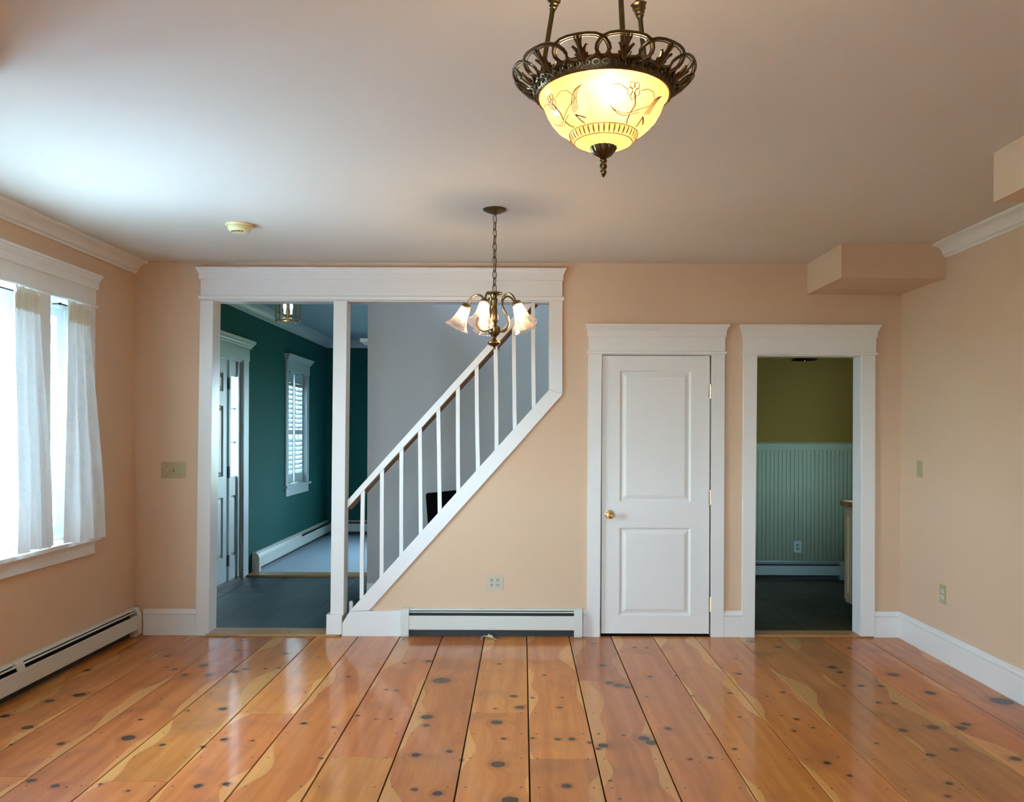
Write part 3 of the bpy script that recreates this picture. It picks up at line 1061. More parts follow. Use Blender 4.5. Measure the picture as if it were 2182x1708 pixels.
bal = [(773.3, 1050, 770.3, 1276), (814, 1001, 813, 1232), (855.5, 955, 855, 1185), (894.5, 912, 896.5, 1140), (933.5, 870, 937, 1094), (975.7, 823, 976.5, 1050),
       (1015.5, 778, 1018.5, 1003), (1055.5, 737, 1058, 958), (1094.8, 692, 1096.8, 914), (1135.8, 648, 1137.3, 868)]
rnd = random.Random(3)
for (ut, vt, ub, vb) in bal:
    m = MB()
    L = []
    n = 9
    bow = rnd.uniform(-0.7, 0.7)
    for i in range(n):
        q = i / (n - 1)
        u = ut + (ub - ut) * q + bow * math.sin(q * PI)
        v = (vt - 14) + (vb + 14 - vt) * q
        if vt < 650:
            v = max(v, 644)
        x, z = P(u, v, D + 0.028)
        w = 0.0142
        L.append([(x - w, D + 0.026, z), (x + w, D + 0.026, z), (x + w, D + 0.054, z), (x - w, D + 0.054, z)])
    m.loops(L)
    m.build('baluster', M['trim'], r)

# short white post at the bottom of the stairs
c = P(748.5, 1290, D + 0.10)
m = MB()
L = []
for z, w in ((0.004, 0.0125), (c[1] + 0.028, 0.0125), (c[1] + 0.036, 0.008)):
    L.append([(c[0] - w, D + 0.085, z), (c[0] + w, D + 0.085, z), (c[0] + w, D + 0.11, z), (c[0] - w, D + 0.11, z)])
tag(m.loops(L).build('post_stub', M['trim'], smooth=False), 'short white post stub behind the foot of the slanted stair skirt', 'post stub')

# staircase (hidden below the skirt from the front)
st = thing('staircase', 'steep staircase rising to the right behind the slanted white skirt', 'stairs', (HX + 0.02, YB + 0.4, 0))
slope = (dB_[1] - P(746, 1300)[1]) / (dB_[0] - P(746, 1300)[0])
bx, bz = P(746, 1300)
run = 0.175
rise = run * slope
for i in range(1, 16):
    z = rise * i
    x = bx + (z + 0.13 - bz) / slope
    if x > 0.20:
        break
    MB().box(x, min(x + run + 0.03, 1.39), YB + 0.012, YS - 0.17, z - 0.03, z).build('tread', M['honey'], st)
    MB().box(x + 0.02, x + 0.035, YB + 0.012, YS - 0.17, max(z - rise, 0.0), z - 0.03).build('riser', M['trim'], st)
# grey wall baseboard and sloping skirt
m = MB()
gx0 = HX
fbox(m, fr_back(YS), gx0, gx0 + 0.16, 0, 0.018, 0, 0.187)
m.prism([(gx0 + 0.16, 0), (gx0 + 0.16, 0.187), (gx0 + 0.21, 0.21), (gx0 + 2.4, 0.21 + 2.19 * slope - 0.0), (gx0 + 2.55, 0.21 + 2.19 * slope - 0.1), (gx0 + 0.45, 0)],
        YS - 0.016, YS, xz)
for i, v in enumerate(m.v):
    pass
m2 = MB()
fbox(m2, fr_back(YS), gx0, gx0 + 0.22, 0, 0.018, 0, 0.150)
fbox(m2, fr_back(YS), gx0, gx0 + 0.22, 0, 0.012, 0.150, 0.187)
tag(m2.build('baseboard_stairs', M['trim']), 'bit of white baseboard on the grey stair wall behind the first baluster', 'baseboard', kind='structure')

# black panel standing on a step
yb_ = 6.98
pa = [(906.9, 1054), (909.5, 1050.5), (1010, 1040.5), (1021, 1150), (915, 1160)]
pts = [P(u, v, yb_) for u, v in pa]
m = MB().prism(pts, yb_, yb_ + 0.03, xz)
tag(m.build('black_board', M['black'], bevel=0.004), 'black flat board with rounded corner standing tilted on the stairs behind the balusters', 'board')

# ------------------------------------------------------------------ doors


def panel_insert(mb, fn, a0, a1, z0, z1, p):
    """moulded door panel: groove then raised field; front surface of the door at p"""
    prof = [(0, 0), (0.006, -0.008), (0.012, -0.015), (0.018, -0.015), (0.048, -0.002), (0.052, -0.002)]
    L = []
    for ins, dp in prof:
        L.append([fn(a0 + ins, p + dp, z0 + ins), fn(a1 - ins, p + dp, z0 + ins), fn(a1 - ins, p + dp, z1 - ins), fn(a0 + ins, p + dp, z1 - ins)])
    n = 4
    vs = [q for l in L for q in l]
    fs = []
    for i in range(len(L) - 1):
        for j in range(n):
            fs.append((i * n + j, i * n + (j + 1) % n, (i + 1) * n + (j + 1) % n, (i + 1) * n + j))
    fs.append(tuple(range((len(L) - 1) * n, len(L) * n)))
    bk = [fn(a0, p - 0.03, z0), fn(a1, p - 0.03, z0), fn(a1, p - 0.03, z1), fn(a0, p - 0.03, z1)]
    k = len(vs)
    vs += bk
    fs += [(0, k, k + 1, 1), (1, k + 1, k + 2, 2), (2, k + 2, k + 3, 3), (3, k + 3, k, 0), (k + 3, k + 2, k + 1, k)]
    return mb.add(vs, fs)


def leaf_cells(mb, fn, a0, a1, z0, z1, panels, p0, p1):
    """door leaf as a grid of stiles and rails around the panels"""
    asx = sorted({a0, a1} | {q[0] for q in panels} | {q[1] for q in panels})
    zs = sorted({z0, z1} | {q[2] for q in panels} | {q[3] for q in panels})
    for i in range(len(asx) - 1):
        for j in range(len(zs) - 1):
            ca, cz = (asx[i] + asx[i + 1]) / 2, (zs[j] + zs[j + 1]) / 2
            if any(q[0] < ca < q[1] and q[2] < cz < q[3] for q in panels):
                continue
            fbox(mb, fn, asx[i], asx[i + 1], p0, p1, zs[j], zs[j + 1])
    return mb


# closet door
a0, a1 = P(1282.3, 1050)[0], P(1511.8, 1050)[0]
z0, z1 = P(1400, 1350.5)[1] + 0.003, P(1400, 757.5)[1]
pa0, pa1 = P(1320.5, 1050)[0], P(1472.5, 1050)[0]
pans = [(pa0, pa1, z_at(1311.5, 1400), z_at(1124.3, 1400)), (pa0, pa1, z_at(1069.5, 1400), z_at(789, 1400))]
dr = thing('door_1', 'closed white two-panel closet door with brass knob', 'door', ((a0 + a1) / 2, D, 0), kind='structure')
leaf_cells(MB(), B, a0, a1, z0, z1, pans, -0.040, -0.006).build('leaf', M['trim'], dr)
for q in pans:
    panel_insert(MB(), B, *q, -0.006).build('panel', M['trim'], dr)
kx, kz = P(1300.3, 1097.5, D - 0.05)
kn = MB()
fy = lambda p: (p[0] + kx, (D + 0.006) - p[2], p[1] + kz)
kn.lathe([(0.032, 0.0), (0.033, 0.004), (0.026, 0.008), (0.013, 0.012), (0.011, 0.030), (0.018, 0.036), (0.0275, 0.046), (0.029, 0.056), (0.024, 0.064),
          (0.016, 0.066), (0.011, 0.062), (0.009, 0.060), (0.004, 0.063), (0.0, 0.064)], n=28, fn=fy)
kn.build('knob', M['brass'], dr, smooth=True)
for v0, v1 in ((819.6, 847.5), (1045, 1073.5), (1272.5, 1301)):
    hx, ha = P(1513.4, (v0 + v1) / 2)
    h0, h1 = z_at(v1, 1513), z_at(v0, 1513)
    m = MB()
    m.lathe([(0.0048, h0), (0.0048, h1)], hx, D - 0.004, 0, 12)
    m.lathe([(0.006, h0 - 0.004), (0.006, h0 + 0.001)], hx, D - 0.004, 0, 12)
    m.lathe([(0.006, h1 - 0.001), (0.006, h1 + 0.004)], hx, D - 0.004, 0, 12)
    m.box(hx - 0.010, hx + 0.008, D - 0.0015, D + 0.001, h0, h1)
    m.build('hinge', M['brass'], dr)

# front door with sidelight in the teal wall
fd = thing('door_2', 'white six-panel front door with three hinges in the teal hall wall', 'door', (XL, (dY0 + dY1) / 2, 0), kind='structure')
dz1 = 2.19
cols = [(dY0 + 0.11, dY0 + 0.40), (dY0 + 0.53, dY0 + 0.82)]
rows = [(0.27, 0.86), (1.06, 1.74), (1.88, 2.06)]
pans = [(c0, c1, r0, r1) for c0, c1 in cols for r0, r1 in rows]
fbox(MB(), LW, dY0 - 0.02, 8.30, -0.17, 0.01, 0.0, 0.035).build('door_sill', M['rubber'], fd)
leaf_cells(MB(), LW, dY0, dY1 - 0.006, 0.036, dz1, pans, -0.075, -0.03).build('leaf', M['shaded_trim'], fd)
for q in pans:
    panel_insert(MB(), LW, *q, -0.03).build('panel', M['shaded_trim'], fd)
for v0, v1 in ((804.5, 829), (993, 1018), (1181, 1205)):
    yy = 8.045
    h0, h1 = SW(493, v1, XL)[1], SW(493, v0, XL)[1]
    fbox(MB(), LW, yy - 0.036, yy + 0.0, -0.03, -0.022, h0, h1).lathe([(0.007, h0), (0.007, h1)], XL - 0.018, yy - 0.018, 0, 10).build('hinge', M['rubber'], fd)
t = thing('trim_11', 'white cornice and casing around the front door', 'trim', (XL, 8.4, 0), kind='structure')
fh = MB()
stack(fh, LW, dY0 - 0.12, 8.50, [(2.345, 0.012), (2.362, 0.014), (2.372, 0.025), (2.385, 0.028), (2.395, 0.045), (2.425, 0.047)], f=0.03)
fh.build('cornice', M['shaded_trim'], t)
fbox(MB(), LW, dY0 - 0.12, 8.50, 0, 0.024, 2.215, 2.346).build('frieze', M['shaded_trim'], t)
fbox(MB(), LW, 8.34, 8.49, 0, 0.020, 0, 2.215).build('side_casing', M['shaded_trim'], t, bevel=0.003)
fbox(MB(), LW, dY0 - 0.12, dY0 - 0.02, 0, 0.020, 0, 2.215).build('side_casing', M['shaded_trim'], t, bevel=0.003)
fbox(MB(), LW, dY0 - 0.02, 8.34, -0.17, 0.0, 2.195, 2.22).build('head_jamb', M['shaded_trim'], t)
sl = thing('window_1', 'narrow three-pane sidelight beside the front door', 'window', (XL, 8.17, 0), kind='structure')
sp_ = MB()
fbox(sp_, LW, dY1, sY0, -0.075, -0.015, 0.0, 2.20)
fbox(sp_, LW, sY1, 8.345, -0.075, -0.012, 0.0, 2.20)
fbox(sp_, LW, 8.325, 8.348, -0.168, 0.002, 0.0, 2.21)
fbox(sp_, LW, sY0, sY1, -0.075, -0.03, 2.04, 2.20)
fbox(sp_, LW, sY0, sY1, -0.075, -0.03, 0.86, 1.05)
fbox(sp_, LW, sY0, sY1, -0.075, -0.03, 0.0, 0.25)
sp_.build('frame', M['shaded_trim'], sl)
panel_insert(MB(), LW, sY0, sY1, 0.25, 0.86, -0.03).build('panel', M['shaded_trim'], sl)
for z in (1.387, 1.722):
    fbox(MB(), LW, sY0, sY1, -0.065, -0.04, z - 0.009, z + 0.009).build('muntin', M['shaded_trim'], sl)
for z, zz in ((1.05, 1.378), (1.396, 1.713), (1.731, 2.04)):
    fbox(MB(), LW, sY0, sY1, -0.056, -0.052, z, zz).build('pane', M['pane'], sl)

# hall window with louvred shutters
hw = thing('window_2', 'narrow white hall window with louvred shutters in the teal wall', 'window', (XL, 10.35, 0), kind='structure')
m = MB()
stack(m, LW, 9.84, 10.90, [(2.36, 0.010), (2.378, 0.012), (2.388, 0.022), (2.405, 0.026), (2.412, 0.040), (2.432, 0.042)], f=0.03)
m.build('cornice', M['shaded_trim'], hw)
fbox(MB(), LW, 9.84, 10.90, 0, 0.024, 2.235, 2.36).build('frieze', M['shaded_trim'], hw)
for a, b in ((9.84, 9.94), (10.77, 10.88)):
    fbox(MB(), LW, a, b, 0, 0.02, 0.84, 2.235).build('side_casing', M['shaded_trim'], hw, bevel=0.003)
fbox(fbox(MB(), LW, 10.765, 10.782, -0.168, 0.0, 0.835, 2.236), LW, 9.928, 9.942, -0.168, 0.0, 0.835, 2.236).build('jamb', M['shaded_trim'], hw)
fbox(MB(), LW, 9.80, 10.92, -0.165, 0.045, 0.815, 0.84).build('window_sill', M['shaded_trim'], hw, bevel=0.003)
fbox(MB(), LW, 9.85, 10.87, 0, 0.018, 0.715, 0.815).build('apron', M['shaded_trim'], hw)
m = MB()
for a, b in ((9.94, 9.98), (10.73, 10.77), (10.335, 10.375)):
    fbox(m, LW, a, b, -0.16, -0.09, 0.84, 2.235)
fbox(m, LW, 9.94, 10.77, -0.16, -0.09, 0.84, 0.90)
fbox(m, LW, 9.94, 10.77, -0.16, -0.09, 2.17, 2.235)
m.build('window_frame', M['shaded_trim'], hw)
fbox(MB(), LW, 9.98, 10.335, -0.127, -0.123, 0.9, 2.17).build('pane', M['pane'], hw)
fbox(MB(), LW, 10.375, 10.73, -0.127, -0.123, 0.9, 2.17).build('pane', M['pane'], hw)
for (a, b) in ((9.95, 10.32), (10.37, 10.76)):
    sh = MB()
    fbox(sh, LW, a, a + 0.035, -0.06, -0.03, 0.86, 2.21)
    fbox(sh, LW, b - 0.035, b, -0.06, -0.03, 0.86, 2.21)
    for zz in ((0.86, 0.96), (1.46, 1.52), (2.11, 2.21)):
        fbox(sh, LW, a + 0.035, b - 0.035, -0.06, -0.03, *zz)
    so = sh.build('shutter', M['shaded_trim'], hw)
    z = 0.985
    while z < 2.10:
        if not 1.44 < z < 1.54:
            MB().prism([(-0.072, z + 0.018), (-0.068, z + 0.026), (-0.020, z - 0.020), (-0.024, z - 0.027)], a + 0.035, b - 0.035, lambda p, q, h: LW(h, p, q)).build('louver', M['shaded_trim'], so)
        z += 0.058
# trim of the cased opening on the right hall wall
t = thing('trim_12', 'white cornice end sticking out past the grey stair wall', 'trim', (HX, 7.9, 0), kind='structure')
m = MB()
HR = fr_right(HX)
stack(m, HR, 7.30, 8.30, [(2.235, 0.03), (2.25, 0.035), (2.262, 0.058), (2.275, 0.066), (2.285, 0.088), (2.315, 0.09)])
m.build('cornice', M['trim'], t)
fbox(MB(), HR, 7.34, 8.26, 0, 0.015, 2.10, 2.235).build('frieze', M['trim'], t)
fbox(MB(), HR, 7.34, 7.44, 0, 0.012, 0, 2.10).build('side_casing', M['trim'], t)


# ------------------------------------------------------------------ main window
mw = thing('window_3', 'white triple window with deep casing on the left wall', 'window', (XL, 4.2, 0), kind='structure')
ya, yb = wins[0][0] - 0.09, wins[-1][1] + 0.092
head(mw, LW, ya, yb, wz1 - 0.002, wz1 + 0.016, 2.425, 2.522, s=1.0)
for a, b in ((ya, wins[0][0]), (wins[0][1], wins[1][0]), (wins[1][1], wins[2][0]), (wins[2][1], yb)):
    fbox(MB(), LW, a, b, -0.165, 0.02, wz0, wz1).build('side_casing', M['trim'], mw, bevel=0.002)
fbox(MB(), LW, ya - 0.02, yb + 0.02, -0.165, 0.055, wz0 - 0.028, wz0).build('window_sill', M['trim'], mw, bevel=0.004)
m = MB()
fbox(m, LW, ya, yb, 0, 0.020, wz0 - 0.105, wz0 - 0.028)
fbox(m, LW, ya, yb, 0, 0.030, wz0 - 0.048, wz0 - 0.028)
fbox(m, LW, ya, yb, 0, 0.026, wz0 - 0.115, wz0 - 0.104)
m.build('apron', M['trim'], mw, bevel=0.002)
fbox(MB(), LW, ya, yb, -0.165, 0.0, wz1 - 0.003, wz1 + 0.01).build('head_jamb', M['trim'], mw)
for a, b in wins:
    f = MB()
    fa, fb = a, b
    for w, p0, p1 in ((0.05, -0.165, -0.10), (0.125, -0.150, -0.115)):
        w2 = w
        fbox(f, LW, a, a + w2, p0, p1, wz0, wz1)
        fbox(f, LW, b - w2, b, p0, p1, wz0, wz1)
        fbox(f, LW, a + w2, b - w2, p0, p1, wz0, wz0 + w2 * 0.7)
        fbox(f, LW, a + w2, b - w2, p0, p1, wz1 - w2 * 0.7, wz1)
    fo = f.build('window_frame', M['trim'], mw, bevel=0.004)
    fbox(MB(), LW, a + 0.125, b - 0.125, -0.134, -0.130, wz0 + 0.0875, wz1 - 0.0875).build('pane', M['pane'], fo)


def plain_window(name, label, fn, a0, a1, z0, z1, depth=0.17, nm=2):
    w = thing(name, label, 'window', fn((a0 + a1) / 2, 0, 0), kind='structure')
    f = MB()
    fbox(f, fn, a0, a0 + 0.06, -depth, -depth + 0.06, z0, z1)
    fbox(f, fn, a1 - 0.06, a1, -depth, -depth + 0.06, z0, z1)
    fbox(f, fn, a0, a1, -depth, -depth + 0.06, z0, z0 + 0.06)
    fbox(f, fn, a0, a1, -depth, -depth + 0.06, z1 - 0.06, z1)
    for i in range(1, nm):
        c = a0 + (a1 - a0) * i / nm
        fbox(f, fn, c - 0.025, c + 0.025, -depth, -depth + 0.055, z0 + 0.06, z1 - 0.06)
    f.build('window_frame', M['trim'], w)
    fbox(MB(), fn, a0 + 0.06, a1 - 0.06, -depth + 0.025, -depth + 0.029, z0 + 0.06, z1 - 0.06).build('pane', M['pane'], w)


plain_window('window_5', 'wide window behind the camera', lambda a, p, z: (a, -2.0 + p, z), -2.3, -0.2, 0.7, 2.15, nm=2)
plain_window('window_6_added', 'added unseen living room window for daylight around the corner', fr_back(YF), -1.1, 0.7, 0.6, 2.2, 0.15)  # unseen, added to bring bluish daylight onto the carpet
plain_window('window_7_added', 'added unseen kitchen window for light, hidden left of the doorway', fr_back(YK), 1.6, 1.85, 1.85, 2.15, 0.15, nm=1)  # unseen, added to give the kitchen some daylight of its own


# curtains and rods
def rod(name, label, y0, y1, z=2.262, p=0.046):
    rr = thing(name, label, 'curtain rod', (XL + p, y0, z))
    MB().tube([(XL + p, y0, z), (XL + p, y1, z)], 0.0045, 10).build('rod', M['rubber'], rr, smooth=True)
    for y in (y0, y1):
        MB().tube([(XL + 0.001, y, z), (XL + p, y, z)], 0.004, 8).lathe([(0.009, -0.006), (0.009, 0.006)], XL + p, y, z, 12).build('bracket', M['rubber'], rr, smooth=True)


rod('curtain_rod', 'thin dark curtain rod over the middle pane', 3.46, 4.70)
rod('curtain_rod', 'thin dark curtain rod over the narrow right pane', 4.975, 5.265)


def curtain(label, top, bot, seed, folds=5, z0=0.80, z1=2.262, rp=0.052, drift=0.0):
    rn = random.Random(seed)
    cz = thing('curtain', label, 'curtain', (XL + rp, (top[0] + top[1]) / 2, z1), group='gathered sheer curtains')
    nu, nv = 110, 60
    ph = [rn.uniform(0, 6.28) for _ in range(6)]

    def pt(s, t, off=0.0):
        e = t ** 0.75
        y0 = top[0] + (bot[0] - top[0]) * e
        y1 = top[1] + (bot[1] - top[1]) * (t ** 1.15)
        y = y0 + (y1 - y0) * s + 0.004 * math.sin(9 * s + 5 * t + ph[0])
        fd_ = math.sin(2 * PI * folds * s + ph[1] + 1.6 * t) * 0.6 + math.sin(2 * PI * folds * 1.9 * s + ph[2] - 1.1 * t) * 0.3
        amp = 0.012 + 0.026 * min(1, t * 1.6)
        gather = 0.006 * math.sin(2 * PI * 19 * s + ph[3]) * max(0, 1 - t * 7)
        crumple = 0.005 * math.sin(17 * t + 8 * s + ph[4]) * math.sin(11 * s + ph[5]) * t
        x = XL + rp + 0.006 + amp * fd_ + gather + crumple + drift * t + off
        x = max(x, XL + 0.024) if t < 0.97 else x
        z = z1 + (z0 - z1) * t
        if t > 0.985:
            z += 0.006 * math.sin(12 * s + ph[2])
        return x, y, z

    vs, fs = [], []
    for i in range(nv + 1):
        for j in range(nu + 1):
            vs.append(pt(j / nu, i / nv))
    for i in range(nv):
        for j in range(nu):
            a = i * (nu + 1) + j
            fs.append((a, a + 1, a + nu + 2, a + nu + 1))
    MB().add(vs, fs).build('drape', M['curtain'], cz, smooth=True, recalc=False)
    # rod pocket and ruffle of doubled cloth
    vs, fs = [], []
    nv2 = 14
    for i in range(nv2 + 1):
        t = -0.022 + 0.087 * i / nv2
        for j in range(nu + 1):
            s = j / nu
            x, y, z = pt(s, max(t, 0), 0.004)
            z = z1 + (z0 - z1) * t
            bul = 0.007 * math.exp(-((z - z1) / 0.012) ** 2)
            x = x + bul + (0.004 * math.sin(2 * PI * 23 * s) if t < 0 else 0)
            vs.append((x, y, z))
    for i in range(nv2):
        for j in range(nu):
            a = i * (nu + 1) + j
            fs.append((a, a + 1, a + nu + 2, a + nu + 1))
    MB().add(vs, fs).build('rod_pocket', M['header'], cz, smooth=True, recalc=False)
    tag(bpy.data.objects[cz.children[-1].name], 'doubled ivory cloth gathered on the rod')


yt = lambda u: SW(u, 900, XL + 0.065)[0]
curtain('sheer white curtain hanging left of the wide mullion, over the middle pane', (yt(28), yt(84)), (yt(23), yt(110)), 4, folds=3.3, z0=0.815, drift=0.02)
curtain('sheer white curtain at the right end of the window, over the narrow pane', (yt(144), yt(193)), (yt(140), yt(226)), 9, folds=3.1, z0=0.800, drift=0.012)


# ------------------------------------------------------------------ baseboard heaters
def heater(label, fn, a0, a1, cap0=True, cap1=True, joint=None, dp=0.066, top=0.203, closed=None, enamel=None):
    en = enamel or M['heater']
    base = fn((a0 + a1) / 2, 0, 0)
    h = thing('baseboard_heater', label, 'heater', base, group=None)
    e0 = a0 + (0.055 if cap0 else 0)
    e1 = a1 - (0.055 if cap1 else 0)
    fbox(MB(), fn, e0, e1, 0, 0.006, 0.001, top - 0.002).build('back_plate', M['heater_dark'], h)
    fprof(MB(), fn, e0, e1, [(0, top), (0.026, top), (0.033, top - 0.004), (0.036, top - 0.011), (0.032, top - 0.011), (0.024, top - 0.004), (0, top - 0.004)]).build('hood', en, h)
    fprof(MB(), fn, e0, e1, [(0.040, top - 0.017), (0.052, top - 0.0205), (0.052, top - 0.0235), (0.040, top - 0.020)]).build('damper', en, h)
    fprof(MB(), fn, e0, e1, [(dp - 0.010, top - 0.044), (dp - 0.003, top - 0.045), (dp, top - 0.048), (dp, 0.060), (dp - 0.008, 0.054), (dp - 0.008, 0.058), (dp - 0.003, 0.063),
                             (dp - 0.003, top - 0.050), (dp - 0.010, top - 0.047)]).build('front_panel', en, h)
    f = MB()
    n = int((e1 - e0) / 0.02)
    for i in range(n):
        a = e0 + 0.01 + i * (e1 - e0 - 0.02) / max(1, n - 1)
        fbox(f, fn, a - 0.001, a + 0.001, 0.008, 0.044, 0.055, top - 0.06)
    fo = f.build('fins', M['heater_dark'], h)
    fo['kind'] = 'stuff'
    MB().tube([fn(e0, 0.026, 0.1), fn(e1, 0.026, 0.1)], 0.011, 10).build('pipe', M['antique'], h)
    cp = [(0, 0.001), (dp - 0.016, 0.001), (dp - 0.016, 0.014), (dp + 0.003, 0.014), (dp + 0.003, top - 0.046), (dp - 0.004, top - 0.028), (0.052, top - 0.006), (0.040, top + 0.003), (0, top + 0.003)]
    if cap0:
        fprof(MB(), fn, a0, e0 + 0.004, cp).build('end_cap', en, h, bevel=0.002)
    if cap1:
        fprof(MB(), fn, e1 - 0.004, a1, cp).build('end_cap', en, h, bevel=0.002)
    if joint:
        for ja, jb in joint:
            fprof(MB(), fn, ja, jb, [(0, top - 0.002), (0.036, top + 0.002), (0.048, top - 0.004), (0.056, top - 0.02), (dp + 0.002, top - 0.056), (dp + 0.002, top - 0.075), (dp - 0.002, top - 0.075), (dp - 0.004, top - 0.06), (0.05, top - 0.02), (0, top - 0.006)]).build('joint_cover', en, h)
    if closed:
        fprof(MB(), fn, closed[0], closed[1], [(0.048, top - 0.012), (dp - 0.002, top - 0.053), (dp - 0.006, top - 0.053), (0.044, top - 0.012)]).build('damper', en, h)
    return h


heater('white baseboard heater under the stair skirt, beside the closet door', B, P(856.5, 1330)[0], P(1239.7, 1330)[0])
heater('long cream baseboard heater along the left wall under the window', LW, 2.87, D - 0.022, cap0=False, joint=[(4.545, 4.615)])
heater('baseboard heater along the teal hall wall, seen through the opening', LW, 8.66, YF - 0.05, cap1=False, joint=[(10.35, 10.39)], closed=(8.72, 10.35), dp=0.075, top=0.215)
heater('baseboard heater on the far teal wall', fr_back(YF), XL + 0.09, -1.4, cap0=False, dp=0.075, top=0.215)
heater('baseboard heater on the kitchen far wall below the beadboard', fr_back(YK - 0.016), 1.95, P(1799.5, 1210, YK - 0.04)[0], cap0=False, top=0.195, enamel=M['shaded_enamel'])
for hh in [o for o in bpy.data.objects if o.name.startswith('baseboard_heater')]:
    hh['group'] = 'baseboard heaters'

# stub of cable in front of the heater
x0, y0 = Fl(1025, 1362)
cb = thing('cable_stub', 'small ivory plug with a curled wire lying under the back heater', 'plug', (P(1042, 1352)[0], D - 0.09, 0.0))
cu, cz_ = P(1041, 1349, D - 0.10)
m = MB().box(-0.019, 0.019, -0.010, 0.010, -0.009, 0.009)
rm = Matrix.Rotation(math.radians(17), 3, 'Y')
m.v = [tuple(rm @ Vector(v) + Vector((cu + 0.012, D - 0.088, 0.020))) for v in m.v]
m.build('plug_body', M['ivory'], cb, bevel=0.002)
m = MB()
pts = [(cu + 0.0, D - 0.09, 0.019), (cu - 0.03, D - 0.095, 0.022), (cu - 0.052, D - 0.10, 0.014), (cu - 0.056, D - 0.115, 0.006), (cu - 0.045, D - 0.13, 0.0035)]
m.tube(pts, 0.0028, 8).build('wire', M['ivory'], cb, smooth=True)
pts = [(cu + 0.028, D - 0.09, 0.014), (cu + 0.04, D - 0.11, 0.006), (cu + 0.06, D - 0.125, 0.0035)]
MB().tube(pts, 0.0022, 8).build('wire', M['ivory'], cb, smooth=True)


# ------------------------------------------------------------------ switches and outlets
def plate(name, label, cat, fn, a, z, w, h, kind, mat, light=None):
    o = thing(name, label, cat, fn(a, 0, z))
    stack(MB(), fn, a - w / 2 + 0.001, a + w / 2 - 0.001, [(z - h / 2, 0.001), (z - h / 2 + 0.0005, 0.0035), (z + h / 2 - 0.0005, 0.0035), (z + h / 2, 0.001)]).build('plate', mat, o)
    m = MB()
    L = []
    if kind == 'duplex':
        xs = {1: [0], 2: [-w * 0.19, w * 0.19]}[2 if w > h * 0.9 else 1]
        for dx in xs:
            for dz in (-0.019, 0.019):
                mm = MB()
                pts = []
                for i in range(20):
                    t = 2 * PI * i / 20
                    pts.append((a + dx + 0.0165 * math.cos(t), z + dz + max(-0.0125, min(0.0125, 0.0165 * math.sin(t)))))
                mm.prism(pts, 0.0030, 0.0058, lambda p, q, hh: fn(p, hh, q))
                so = mm.build('socket', light or M['ivory'], o)
                sm = MB()
                for sx_, sz_, sw_, sh_ in ((-0.0062, 0.003, 0.0024, 0.0052), (0.0062, 0.003, 0.0022, 0.0046)):
                    fbox(sm, fn, a + dx + sx_ - sw_, a + dx + sx_ + sw_, 0.0055, 0.0061, z + dz + sz_ - sh_, z + dz + sz_ + sh_)
                fbox(sm, fn, a + dx - 0.0028, a + dx + 0.0028, 0.0055, 0.0061, z + dz - 0.0105, z + dz - 0.0048)
                sm.build('slots', M['slot'], so)
            fbox(MB(), fn, a + dx - 0.002, a + dx + 0.002, 0.003, 0.0046, z - 0.002, z + 0.002).build('screw', M['antique'], o)
    else:
        n = kind
        for i in range(n):
            c = a + (i - (n - 1) / 2) * 0.046
            fbox(MB(), fn, c - 0.0055, c + 0.0055, 0.003, 0.0042, z - 0.0125, z + 0.0125).build('toggle_slot', M['slot'] if i == 1 else mat, o)
            up = 1 if i % 2 else -1
            MB().prism([(0.003, z - 0.006), (0.003, z + 0.006), (0.014, z + 0.004 + up * 0.006), (0.014, z - 0.002 + up * 0.006)], c - 0.0038, c + 0.0038,
                       lambda p, q, hh: fn(hh, p, q)).build('toggle', light or M['ivory'], o)
            for dz in (-0.030, 0.030):
                fbox(MB(), fn, c - 0.0022, c + 0.0022, 0.003, 0.0045, z + dz - 0.0022, z + dz + 0.0022).build('screw', M['antique'], o)
    return o


c = P(369.8, 1001)
plate('light_switch', 'almond triple toggle switch plate left of the wide opening', 'switch', B, c[0], c[1], 0.174, 0.120, 3, M['almond'])
c = P(1054.3, 1240.5)
plate('outlet', 'beige double outlet plate with four sockets on the back wall under the stairs', 'outlet', B, c[0], c[1], 0.116, 0.116, 'duplex', M['ivory'])
yy, zz = SW(1960, 999, XR)
plate('light_switch', 'small single switch plate high on the right wall', 'switch', RW, yy, zz, 0.070, 0.118, 1, M['almond'])
yy, zz = SW(2009.5, 1265.5, XR)
plate('outlet', 'almond wall plate with two sockets low on the right wall', 'outlet', RW, yy, zz, 0.074, 0.125, 'duplex', M['almond'], M['trim'])
c = P(1700, 1165, YK - 0.03)
plate('outlet', 'pale outlet on the beadboard in the kitchen', 'outlet', fr_back(YK - 0.022), c[0], c[1], 0.075, 0.122, 'duplex', M['shaded_enamel'], M['bead'])

# ------------------------------------------------------------------ kitchen
K = fr_back(YK)
wn = thing('trim_13', 'white beadboard wainscot, darkened in colour for the dim kitchen, with cap rail on the kitchen wall', 'wainscot', (2.4, YK, 0), kind='structure')
zc_ = z_at(942.5, 1720, YK)
bwid = 0.0415
x = 1.95
while x < 3.44:
    m = MB()
    x1 = min(x + bwid, 3.44)
    fprof_pts = [(x + 0.001, 0), (x + 0.002, 0.012), (x1 - 0.007, 0.012), (x1 - 0.006, 0.0114), (x1 - 0.004, 0.0121), (x1 - 0.001, 0.0105), (x1 - 0.001, 0)]
    m.prism(fprof_pts, 0.02, zc_ - 0.07, lambda a, p, h: K(a, p, h))
    m.build('board', M['bead'], wn)
    x += bwid
fbox(MB(), K, 1.9, 3.44, 0, 0.016, zc_ - 0.075, zc_ - 0.010).build('rail_board', M['bead'], wn)
